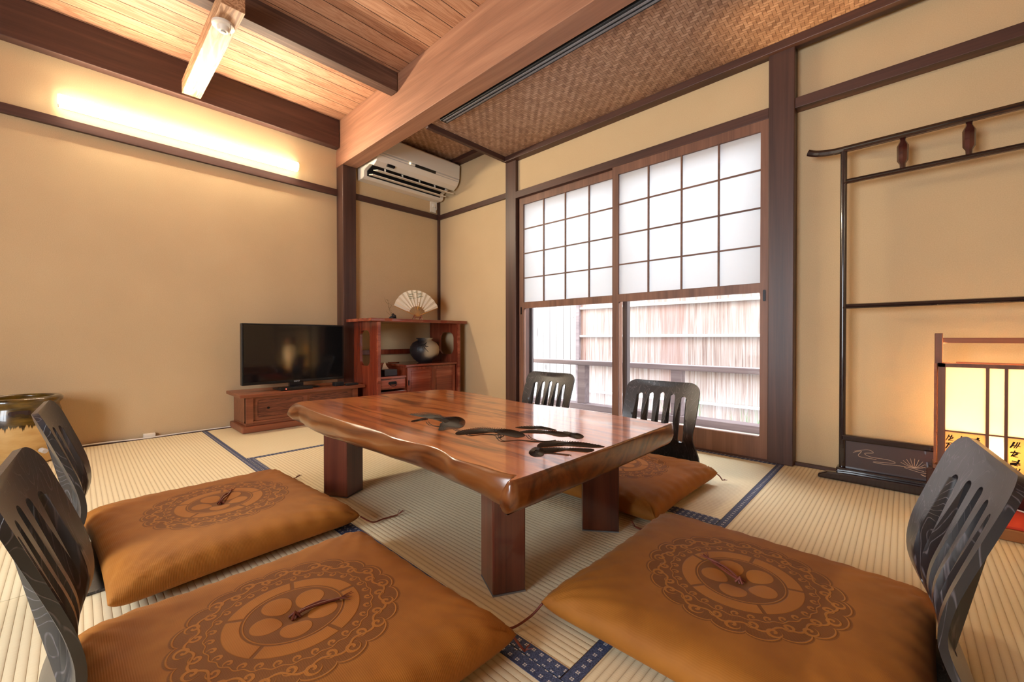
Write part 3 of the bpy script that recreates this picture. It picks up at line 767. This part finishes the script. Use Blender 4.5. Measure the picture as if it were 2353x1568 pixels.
# ------------------------------------------------------------------ table
TOPF = [(-2.005, .70), (-1.86, .672), (-1.693, .656), (-1.45, .650), (-1.30, .656), (-1.182, .654), (-1.10, .645), (-1.015, .650), (-.93, .662), (-.852, .650), (-.79, .634), (-.701, .640), (-.640, .640), (-.602, .648), (-.582, .668)]
TOPB = [(-.580, 1.36), (-.60, 1.381), (-.658, 1.393), (-.842, 1.406), (-.977, 1.418), (-1.208, 1.392), (-1.372, 1.405), (-1.58, 1.445), (-1.80, 1.445), (-1.895, 1.42)]
BOTF = [(-2.03, .73), (-1.91, .685), (-1.75, .662), (-1.611, .65), (-1.48, .655), (-1.355, .662), (-1.25, .67), (-1.144, .676), (-1.03, .680), (-.921, .676), (-.82, .668), (-.727, .661), (-.665, .648), (-.625, .650), (-.600, .680)]
BOTB = [(-.597, 1.37), (-.612, 1.395), (-.67, 1.41), (-.842, 1.44), (-.977, 1.455), (-1.208, 1.43), (-1.372, 1.44), (-1.58, 1.48), (-1.82, 1.48), (-1.93, 1.45)]
LEFTT = [(-1.925, 1.35), (-1.955, 1.1), (-1.99, .85)]; LEFTB = [(-1.965, 1.36), (-1.995, 1.1), (-2.03, .85)]
def ring_(F, B, L):
    P = [(x, y, 0) for x, y in F + B + L]
    Q = smooth_path(P, 6, True); return Q
T_, B_ = ring_(TOPF, TOPB, LEFTT), ring_(BOTF, BOTB, LEFTB)
tb = thing('low_table', 'low polished wooden slab table with live edges and four dark legs', 'table', (-1.27, 1.03, 0))
sl = MB(); bm = sl.bm; N = len(T_)
cx, cy = -1.27, 1.03
def lerp(a, b, f): return a + (b - a) * f
levels = [(.360, 0, -.0), (.357, .0, .004), (.350, .03, .008), (.335, .25, .014), (.315, .5, .018), (.298, .75, .014), (.286, .95, .006), (.280, 1, -.006)]
rings = []
for z, f_, out in levels:
    ring = []
    for i in range(N):
        p = T_[i].lerp(B_[i], f_)
        q = T_[(i + 1) % N] - T_[i - 1]; n_ = Vector((q.y, -q.x, 0)).normalized()
        end = p.x > -.64 and .70 < p.y < 1.36
        side = (p.y < .8)
        bulge = out * (.2 if end else 1.0 if side else .6)
        if side and not end: bulge += out / .018 * (.006 * math.sin(p.x * 9 + z * 20) + .004 * math.sin(p.x * 21 + 2 - z * 30) + .0015 * math.sin(p.x * 47 + z * 60))
        if p.x < -1.9: bulge += out * 1.2
        p = p + n_ * bulge
        ring.append(bm.verts.new((p.x, p.y, z)))
    rings.append(ring)
for a, b in zip(rings, rings[1:]):
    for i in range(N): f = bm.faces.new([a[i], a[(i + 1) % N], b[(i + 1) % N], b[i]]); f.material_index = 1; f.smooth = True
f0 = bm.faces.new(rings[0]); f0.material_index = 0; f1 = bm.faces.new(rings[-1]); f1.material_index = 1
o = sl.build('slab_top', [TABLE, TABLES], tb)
def leg(P, top):
    m = MB(); m.prism(P, 2, .004, top); m.build('leg', TLEG, tb, .004)
    m = MB(); m.prism(P, 2, 0.0005, .004); m.build('felt_pad', FELT, tb)
leg([(-.748, .718), (-.705, .794), (-.798, .838), (-.841, .762)], .30)
leg([(-1.740, .702), (-1.642, .756), (-1.690, .850), (-1.788, .796)], .30)
leg([(-.788, 1.175), (-.69, 1.246), (-.745, 1.325), (-.845, 1.254)], .30)
leg([(-1.80, 1.26), (-1.70, 1.21), (-1.655, 1.30), (-1.755, 1.35)], .30)
pc = MB()
PADS = [[(-1.362, .877), (-1.353, .936), (-1.297, .953), (-1.237, .94), (-1.199, .968), (-1.136, .944), (-1.073, .887), (-1.058, .854), (-1.068, .828), (-1.068, .804), (-1.085, .802), (-1.11, .852), (-1.17, .876), (-1.238, .886), (-1.305, .889)],
 [(-1.26, .816), (-1.272, .867), (-1.243, .868), (-1.241, .816)],
 [(-.994, .81), (-1.007, .845), (-.998, .915), (-.934, .945), (-.878, .947), (-.834, .924), (-.829, .899), (-.844, .888), (-.894, .904), (-.955, .875), (-.969, .806)],
 [(-.919, .994), (-.889, 1.054), (-.839, 1.055), (-.804, 1.043), (-.853, 1.021), (-.891, .995)],
 [(-.864, .957), (-.855, 1.003), (-.811, 1.03), (-.753, 1.037), (-.733, 1.01), (-.746, .987), (-.799, .985), (-.851, .95)],
 [(-.768, 1.048), (-.73, 1.059), (-.692, 1.035), (-.688, 1.002), (-.714, 1.003), (-.75, 1.022)],
 [(-.723, .874), (-.729, .899), (-.713, .943), (-.66, .972), (-.594, .975), (-.61, .946), (-.669, .912), (-.705, .86)],
 [(-.698, .801), (-.715, .839), (-.703, .85), (-.679, .833), (-.654, .799), (-.66, .781), (-.677, .783)],
 [(-.695, .844), (-.677, .878), (-.628, .915), (-.595, .93), (-.592, .898), (-.641, .875), (-.658, .82)]]
nd = MB()
for P in PADS:
    Q = smooth_path([(x, y, 0) for x, y in P], 3, True)
    c = sum(Q, Vector()) / len(Q)
    pc.prism([(c.x + (q.x - c.x) * .82, c.y + (q.y - c.y) * .82) for q in Q], 2, .3598, .3606)
    for i, q in enumerate(Q):
        for j in (0, .33, .66):
            w = q.lerp(Q[(i + 1) % len(Q)], j); a = c.lerp(w, .35)
            a.z = .3609; w2 = c.lerp(w, 1.10); w2.z = .3606
            nd.tube([a, w2], .0011, 4, .6)
BRS = [[(-1.042, .832), (-1.006, .827), (-.942, .814), (-.927, .85), (-.893, .869), (-.86, .848), (-.824, .833), (-.8, .872), (-.745, .896), (-.723, .937)], [(-.86, .848), (-.873, .879), (-.9, .88)], [(-.824, .934), (-.786, .909), (-.742, .906), (-.726, .941)], [(-.665, .82), (-.631, .839), (-.604, .846)], [(-1.206, .842), (-1.156, .82), (-1.112, .825), (-1.104, .847)]]
for P in BRS:
    Q = smooth_path([(x, y, .3602) for x, y in P], 5)
    for s_ in (-.004, .004):
        nd.tube([Vector((q.x + s_ * .3, q.y + s_, .3602)) for q in Q], .0013, 5)
cv = pc.build('carved_pine', CARVE, tb, label='dark carved pine branches')
nd.build('needle_lines', plain('carved_needle_edge', lin(48, 34, 22), .6, spec=.2), cv, origin=(-1.27, 1.03, 0))

# ------------------------------------------------------------------ cushions
def cushion_mesh(w, d, seed, h=.088, wr=1.):
    m = MB(); n = 56; r_ = random.Random(seed)
    ph = [r_.uniform(0, 6) for _ in range(8)]
    V = {}
    for s_ in (1, -1):
        for i in range(n + 1):
            for j in range(n + 1):
                u, v = -1 + 2 * i / n, -1 + 2 * j / n
                # finer near the border
                u = math.copysign(1 - (1 - abs(u)) ** 1.35, u); v = math.copysign(1 - (1 - abs(v)) ** 1.35, v)
                bord = i in (0, n) or j in (0, n)
                key = (i, j, 0 if bord else s_)
                if key in V: continue
                au, av = abs(u), abs(v)
                e2 = (1 - au ** 16) ** .5 * (1 - av ** 16) ** .5; e = (1 - au ** 9) ** .5 * (1 - av ** 9) ** .5 * (.84 + .16 * (1 - au ** 2.2) ** .5 * (1 - av ** 2.2) ** .5)
                pull = 1 - .030 * (1 - (au * av) ** 2)          # sides draw in between the corners
                x = u * w / 2 * (1 - .035 * (1 - av ** 2) * au); y = v * d / 2 * (1 - .035 * (1 - au ** 2) * av)
                z = h * .38
                if not bord:
                    z = h * .38 + (e * h * .62 if s_ > 0 else -e2 * h * .38)
                    if s_ > 0:
                        z -= .012 * math.exp(-(x * x + y * y) / .0012)
                        cdist = (1 - au) + (1 - av)
                        ang = math.atan2(1 - au + .05, 1 - av + .05)
                        z += wr * .006 * math.exp(-cdist * 2.8) * math.sin(ang * 26 + ph[0] + (u > 0) * 2 + (v > 0)) * (1 - math.exp(-cdist * 12))
                        ed = 1 - max(au, av)
                        z += wr * .003 * math.exp(-ed * 9) * math.sin((u if av > au else v) * 34 + ph[1]) * (1 - math.exp(-ed * 30))
                        z += .003 * math.sin(u * 3 + ph[2]) * math.cos(v * 2.6 + ph[3]) * e
                V[key] = m.bm.verts.new((x, y, z))
        for i in range(n):
            for j in range(n):
                q = []
                for a, b in ((i, j), (i + 1, j), (i + 1, j + 1), (i, j + 1)):
                    k = (a, b, 0 if (a in (0, n) or b in (0, n)) else s_); q.append(V[k])
                m.bm.faces.new(q if s_ > 0 else q[::-1])
    return m
def tassel(path, z0=None):
    m = MB(); P = smooth_path(path, 7); m.tube(P, .0026, 6)
    e, d = P[-1], (P[-1] - P[-3]).normalized()
    for k in range(9):
        a = Vector((rnd.gauss(0, .35), rnd.gauss(0, .35), rnd.gauss(0, .12))) + d
        q = e + a.normalized() * rnd.uniform(.018, .03); q.z = max(q.z, .003)
        m.tube([e, (e + q) / 2 + Vector((0, 0, .001)), q], .0011, 4, .5)
    return m
def cushion(x, y, rz, w, d, seed, label, tass, ctr_dir=.5, wr=1.):
    c = thing('floor_cushion', label, 'floor cushion', (x, y, .014), rz, group='brown brocade floor cushions')
    b = cushion_mesh(w, d, seed, wr=wr).build('cover', CUSH, c, local=True, smooth=True)
    a = ctr_dir; z = .084
    P = [(0, 0, z - .009), (.012 * math.cos(a), .012 * math.sin(a), z + .004), (.045 * math.cos(a), .045 * math.sin(a) + .004, z + .007), (.085 * math.cos(a), .085 * math.sin(a) - .002, z + .008)]
    m = tassel(P); m.tube([(-.008, -.008, z - .004), (0, 0, z + .006), (.008, .008, z - .004)], .0025, 5).tube([(-.008, .008, z - .004), (0, 0, z + .006), (.008, -.008, z - .004)], .0025, 5)
    P = [(0, 0, z), (.02 * math.cos(a + .35), .02 * math.sin(a + .35), z + .004), (.05 * math.cos(a + .15), .05 * math.sin(a + .15), z + .008), (.075 * math.cos(a), .075 * math.sin(a), z + .004)]
    m.tube(smooth_path(P, 5), .0026, 5)
    m.build('centre_tuft', CORD, c, local=True, label='dark brown centre knot')
    for P in tass: tassel(P).build('corner_tassel', CORD, c, local=True)
    return c
Z1 = .03
cushion(-1.675, .335, .06, .70, .62, 1, 'brown medallion cushion on the left, farther from the camera', [[(.35, .31, Z1), (.36, .35, .0), (.35, .40, -.008), (.36, .45, -.008)], [(-.34, .31, Z1), (-.35, .34, .0), (-.34, .38, -.008)]], ctr_dir=2.5)
cushion(-.885, .300, .02, .64, .62, 2, 'large brown medallion cushion closest to the bottom left of the view', [[(.315, .305, Z1), (.325, .315, .01), (.328, .325, -.004)]], ctr_dir=1.25)
cushion(-.272, 1.045, -.01, .655, .635, 3, 'large brown medallion cushion in front of the right chair', [[(-.325, -.315, Z1), (-.345, -.335, .0), (-.36, -.385, -.009), (-.40, -.40, -.009), (-.425, -.425, -.009)], [(.325, -.31, Z1), (.35, -.33, .01), (.37, -.30, -.006), (.43, -.29, -.008), (.46, -.30, -.008)]], ctr_dir=2.75)
cushion(-.915, 1.655, .0, .62, .64, 4, 'wrinkled brown cushion at the far side of the table, lit through chair slots', [[(.305, .315, Z1), (.315, .325, .02), (.325, .335, 0.0)], [(.305, -.315, Z1), (.305, -.325, .01), (.28, -.345, -.006), (.25, -.34, -.008)]], ctr_dir=3.6, wr=1.5)

# ------------------------------------------------------------------ legless chairs
PROF = [(-.36, .006), (-.10, .006), (.02, .007), (.052, .014), (.058, .030), (.045, .080), (.022, .130), (.004, .180), (.002, .215), (.010, .255), (.028, .310), (.050, .370), (.072, .430), (.080, .455)]
PR = smooth_path([(a, b, 0) for a, b in PROF], 5)
SL = [0]
for a, b in zip(PR, PR[1:]): SL.append(SL[-1] + (b - a).length)
LT = SL[-1]
def prof(v):
    v = min(max(v, 0), LT - 1e-6)
    for i in range(len(SL) - 1):
        if SL[i + 1] >= v:
            f = (v - SL[i]) / (SL[i + 1] - SL[i]); p = PR[i].lerp(PR[i + 1], f)
            d = (PR[min(i + 2, len(PR) - 1)] - PR[max(i - 1, 0)]).normalized(); return p, d
def chair_pt(u, v, t_):
    p, d = prof(v); n = Vector((-d.y, d.x))
    bow = max(0, min(1, (p.y - .03) / .25)); sag = .024 * bow * (1 - (u / .19) ** 2)
    y = p.x + n.x * t_ + sag - .010 * bow; z = p.y + n.y * t_
    return (u, y, max(z, .0))
vtop = LT
def vz(z):   # arc length at height z on the back
    for i in range(len(SL)):
        if PR[i].x > -.05 and PR[i].y >= z and SL[i] > .35: return SL[i]
    return LT
vb0 = vz(.03)
left, right = [], []
def halfw(v):
    p, _ = prof(v)
    if v < vb0: return .165 + .025 * min(1, v / vb0)
    return .19 - .014 * math.exp(-((p.y - .17) / .07) ** 2)
rc = .05
vs_ = [(LT - rc) * k / 55 for k in range(55)] + [LT - rc + rc * math.sin(PI / 2 * k / 12) for k in range(13)]
for v in vs_:
    w = halfw(v)
    if v > LT - rc: w -= rc - math.sqrt(max(0, rc * rc - (v - (LT - rc)) ** 2))
    right.append((w, v)); left.append((-w, v))
outer = right + left[::-1]
holes = []
for k in range(5):
    u = (k - 2) * .056; holes.append(rrect(u - .0125, u + .0125, vz(.135) + .004 * abs(k - 2), vz(.385) - .006 * abs(k - 2), .0122, 5))
cmesh = MB().plate(outer, holes, ([-.17 + .017 * k for k in range(21)], [LT * k / 70 + .001 for k in range(1, 69)]), chair_pt, 0, -.011)
ch = thing('floor_chair', 'black legless chair with slotted back before the right glass door', 'chair', (-.905, 2.005, .002), 0, 'black slatted legless floor chairs')
cmesh.build('bent_shell', CHAIRW, ch, local=True, auto=True)
MB().box(-.15, .15, -.34, -.28, -.0005, .002).build('base_pad', FELT, ch, local=True); MB().box(-.15, .15, .0, .03, -.0005, .002).build('base_pad', FELT, ch, local=True)
ch.scale = (1, 1, .94)
c2 = dup(ch, (-1.655, 2.035, .002), .0, 'black legless chair at the far left side of the table')
c3 = dup(ch, (-1.68, .022, .002), PI - .04, 'black legless chair at the left edge behind the farther cushion'); c3.scale = (1, 1, 1.03)
c4 = dup(ch, (-.95, .012, .002), PI - .04, 'black legless chair at the bottom left corner closest to the camera'); c4.scale = (1, 1, 1.02)
c5 = dup(ch, (.024, 1.06, .002), -PI / 2 + .09, 'black legless chair on the right beside the lit lantern'); c5.scale = (1.02, 1, 1.0)

# ------------------------------------------------------------------ lacquer rack
t = thing('kimono_rack', 'black lacquered kimono rack with carved lower panel against the alcove wall', 'rack', (.5, 2.45, 0))
x0, x1, y = -.21, 1.35, 2.45
def grooved(a, b, r):
    return MB().tube([a, b], r, 10)
MB().tube([(x0, y, .02), (x0, y, 1.515)], .0125, 10).tube([(x0 + .007, y - .008, .02), (x0 + .007, y - .008, 1.515)], .006, 8).build('upright', LACQ, t, auto=True)
MB().tube([(x1, y, .02), (x1, y, 1.515)], .0125, 10).build('upright', LACQ, t, auto=True)
tr = MB().tube(smooth_path([(x0 - .135, y, 1.548), (x0 - .10, y, 1.533), (x0 - .04, y, 1.523), (x0 + .05, y, 1.522), (.5, y, 1.524), (x1 - .05, y, 1.522), (x1 + .1, y, 1.54)], 5), .0155, 8)
tr.tube([(x0, y - .012, 1.512), (x1, y - .012, 1.512)], .006, 6); tr.build('top_rail', LACQ, t, auto=True)
MB().tube([(x0, y, 1.372), (x1, y, 1.372)], .012, 8).tube([(x0, y - .01, 1.364), (x1, y - .01, 1.364)], .005, 6).build('middle_rail', LACQ, t, auto=True)
MB().tube([(x0, y, .797), (x1, y, .797)], .011, 8).tube([(x0, y - .009, .79), (x1, y - .009, .79)], .005, 6).build('lower_rail', LACQ, t, auto=True)
for x in (-.012, .180, .40, .62):
    MB().lathe([(0, -.075), (.009, -.073), (.010, -.05), (.018, -.035), (.019, .028), (.010, .048), (.009, .073), (0, .075)], (x, y, 1.448), 8).build('baluster', LACQR, t, auto=True)
MB().box(x0 - .002, x1, y - .016, y + .016, .178, .205).build('panel_rail', LACQ, t, .006)
MB().box(x0, x1, y - .008, y + .008, .05, .18).build('lower_panel', LACQP, t)
MB().box(x0 - .02, x1 + .02, y - .03, y + .03, .026, .056).build('foot_rail', LACQ, t, .006)
MB().prism([(x0 - .085, 0.001), (x0 - .085, .016), (x0 - .05, .034), (x0 + .03, .04), (x1 + .07, .04), (x1 + .07, .001)], 1, y - .065, y - .03).build('foot', LACQ, t, .008)
gl = MB()
def gs(P, w=.0011): gl.tube(smooth_path([(a, y - .0095, b) for a, b in P], 5), w, 4)
gs([(-.165, .135), (-.12, .15), (-.10, .14), (-.13, .132), (-.11, .12), (-.05, .118), (-.03, .108), (-.10, .10), (-.07, .096), (0, .10), (.06, .092)])
gs([(-.17, .128), (-.14, .14), (-.15, .115), (-.09, .112)])
gs([(0.0, .096), (.05, .085), (.09, .088), (.115, .078), (.08, .07), (.05, .078), (.09, .062), (.12, .066), (.09, .055)])
for k in range(9):
    a = math.radians(20 + k * 17); gs([(.03, .1), (.03 + .02 * math.cos(a), .1 + .012 * math.sin(a)), (.03 + .045 * math.cos(a), .1 + .04 * math.sin(a))], .0009)
gl.build('gold_line_drawing', plain('pale_gold_line', lin(186, 160, 140), .4), t, label='fine pale water and grass drawing')

# ------------------------------------------------------------------ lantern platform + lantern
t = thing('alcove_platform', 'low wooden platform covered with red felt beneath the lantern', 'platform', (.9, 2.2, 0))
MB().box(.165, 1.7, 2.052, 2.376, .0015, .038).build('board', wood('platform_wood', lin(150, 96, 50), lin(120, 72, 36), axis=0), t, .003)
MB().box(.17, 1.69, 2.062, 2.374, .038, .046).build('felt_cover', REDF, t, .002, label='red felt cover')
t = thing('paper_lantern', 'large lit wooden lantern with white paper and black calligraphy', 'lantern', (.26, 2.33, .046))
lx0, lx1, ly0, ly1, zb, zt = .092, .420, 2.275, 2.362, .160, .555
LW = wood('lantern_wood', lin(112, 66, 42), lin(80, 46, 30), lin(134, 86, 56), axis=2, rough=.5)
LWX = wood('lantern_wood_x', lin(150, 84, 44), lin(112, 60, 32), lin(168, 100, 58), axis=0, rough=.5)
MB().box(lx0 - .03, lx1 + .03, 2.265, 2.370, .046, .15).build('base_box', LACQR, t, .006, label='dark red lacquered base box')
MB().box(lx0 - .012, lx1 + .012, ly0 - .006, ly1 + .006, .15, .166).build('bottom_frame', LW, t, .002)
for x in (lx0, lx1 - .02):
    for yy in (ly0, ly1 - .018): MB().box(x, x + .02, yy, yy + .018, .166, zt).build('corner_post', LW, t, .001)
for x in (lx0 - .008, lx1 - .014): MB().box(x, x + .022, 2.31, 2.33, .166, .67).build('handle_post', LW, t, .002)
MB().box(lx0 + .014, lx1 - .014, 2.314, 2.326, .632, .652).build('handle_bar', LWX, t, .001)
fr = MB().box(lx0, lx1, ly0, ly0 + .014, zt - .014, zt).box(lx0, lx1, ly1 - .014, ly1, zt - .014, zt).box(lx0, lx0 + .014, ly0, ly1, zt - .014, zt).box(lx1 - .014, lx1, ly0, ly1, zt - .014, zt)
for x in (.214, .258, ): fr.box(x, x + .008, ly0 + .002, ly0 + .010, .166, zt - .014)
fr.box(lx0 + .02, lx1 - .02, ly0 + .003, ly0 + .009, .296, .301); fr.build('front_lattice', LW, t)
MB().box(lx0 + .05, lx1 - .08, ly0 + .03, ly0 + .05, zt, zt + .005).build('cross_slat', LWX, t)
sd = MB().box(lx0 - .004, lx0 + .002, ly0 + .05, ly0 + .056, .166, zt).box(lx0 - .010, lx0 - .003, ly0 + .012, ly0 + .02, .17, zt - .002).box(lx0 - .008, lx0 + .0, ly0 + .02, ly1 - .02, .28, .286).box(lx0 - .008, lx0, ly0 + .02, ly1 - .02, .38, .386)
sd.build('side_lattice', LWX, t)
MB().box(lx0 + .019, .217, ly0 + .006, ly0 + .0075, .166, zt - .01).box(.219, .262, ly0 + .006, ly0 + .0075, .166, zt - .01).box(.264, lx1 - .018, ly0 + .006, ly0 + .0075, .166, zt - .01).build('front_paper', LPAPER, t, label='glowing white paper')
MB().box(lx0 + .006, lx0 + .0075, ly0 + .018, ly1 - .018, .166, zt - .01).box(lx1 - .0075, lx1 - .006, ly0 + .018, ly1 - .018, .166, zt - .01).box(lx0 + .018, lx1 - .018, ly1 - .008, ly1 - .0065, .166, zt - .01).build('side_paper', LPAPER, t)
MB().box(lx0 + .019, .216, ly0 + .0035, ly0 + .005, .168, .296).box(.265, lx1 - .02, ly0 + .0035, ly0 + .005, .168, .296).build('script_paper', LPAPER2, t, label='yellow paper band with calligraphy')
ink = MB(); ri_ = random.Random(3)
def glyph(cx_, cz, w, h):
    for _ in range(ri_.randint(4, 6)):
        ty = ri_.random()
        if ty < .4:
            z = cz + ri_.uniform(-.4, .4) * h; P = [(cx_ - w * .45, z - .002), (cx_, z + ri_.uniform(0, .003)), (cx_ + w * .42, z)]
        elif ty < .7:
            x = cx_ + ri_.uniform(-.3, .3) * w; P = [(x + w * .1, cz + h * .45), (x - w * .05, cz), (x - w * .25, cz - h * .42)]
        else:
            x = cx_ + ri_.uniform(-.2, .2) * w; P = [(x - w * .2, cz + h * .2), (x + w * .3, cz + h * .1), (x, cz - h * .2), (x - w * .2, cz - h * .3), (x + w * .3, cz - h * .4)]
        ink.tube(smooth_path([(a, ly0 + .0035, b) for a, b in P], 3), .0017, 4, .6)
for cx_ in (.126, .158, .192):
    z = .283
    while z > .18: glyph(cx_, z - .010, .026, .026); z -= .031
INK = plain('black_ink', lin(30, 18, 10), .8)
ink.build('calligraphy', INK, t, label='black brush calligraphy'); ink = MB()
for cx_ in (.284, .316, .35, .38):
    z = .283
    while z > .18: glyph(cx_, z - .010, .027, .026); z -= .031
ink.build('calligraphy', INK, t, label='black brush calligraphy')
MB().lathe([(0, 0), (.02, 0), (.022, .03), (0, .03)], (.255, 2.318, .166)).build('lamp_socket', WHITEP, t)
bl = MB().lathe([(0, 0), (.012, .004), (.026, .03), (.028, .045), (.02, .064), (0, .072)], (.255, 2.318, .20), 16)
bl.build('bulb', emit('lantern_bulb', (1, .66, .32), 3800), t, smooth=True, label='glowing bulb')
cdm = MB().tube(smooth_path([(lx0 + .11, 2.26, .10), (.24, 2.255, .075), (.30, 2.25, .05), (.42, 2.24, .05), (.6, 2.3, .05)], 6), .0028, 6)
tag(cdm.build('lantern_cord', WIRE), 'thin white electric cord hanging beside the lantern base', 'cord')
o = MB().lathe([(0, 0), (.022, 0), (.026, .012), (.02, .03), (.010, .042), (0, .046)], (.095, 2.36, .0), 14).build('wooden_figure', plain('orange_clay', lin(176, 98, 56), .6), auto=True); tag(o, 'small orange brown clay ornament beside the rack panel', 'ornament')

# ------------------------------------------------------------------ light, world, camera
W = bpy.data.worlds.new('World'); sc.world = W; W.use_nodes = True
bg = W.node_tree.nodes['Background']; bg.inputs[0].default_value = (.86, .93, 1., 1); bg.inputs[1].default_value = 8.6
def portal(loc, rot, sx, sy):
    l = bpy.data.lights.new('window_portal', 'AREA'); l.shape = 'RECTANGLE'; l.size = sx; l.size_y = sy; l.cycles.is_portal = True
    o = bpy.data.objects.new('window_portal', l); COL.objects.link(o); o.location = loc; o.rotation_euler = rot
portal((-1.41, 2.63, .92), (-PI / 2, 0, 0), 1.8, 1.8)
portal((-1.0, YBK - .08, .975), (PI / 2, 0, 0), 1.4, 1.25)

cam = bpy.data.cameras.new('Camera'); co = bpy.data.objects.new('Camera', cam); COL.objects.link(co); sc.camera = co
cam.sensor_width = 36; cam.sensor_fit = 'HORIZONTAL'; cam.lens = 952.48 * 36 / 2353; cam.clip_start = .02
yaw, pit, roll = .759070294, -.00829032, -.00064174
F = Vector((-math.sin(yaw) * math.cos(pit), math.cos(yaw) * math.cos(pit), math.sin(pit)))
ri_v = Vector((math.cos(yaw), math.sin(yaw), 0)); up = ri_v.cross(F)
c_, s_ = math.cos(roll), math.sin(roll)
Rv = c_ * ri_v + s_ * up; Uv = -s_ * ri_v + c_ * up
M = Matrix((Rv, Uv, -F)).transposed().to_4x4(); M.translation = Vector((0, 0, .654)); co.matrix_world = M

vs = sc.view_settings; vs.view_transform = 'Standard'; vs.look = 'None'; vs.gamma = 1; vs.exposure = 1.15; vs.use_curve_mapping = False
sc.cycles.use_denoising = True; sc.cycles.max_bounces = 10; sc.cycles.diffuse_bounces = 6; sc.cycles.transparent_max_bounces = 12
sc.cycles.caustics_reflective = False; sc.cycles.caustics_refractive = False; sc.cycles.sample_clamp_indirect = 6
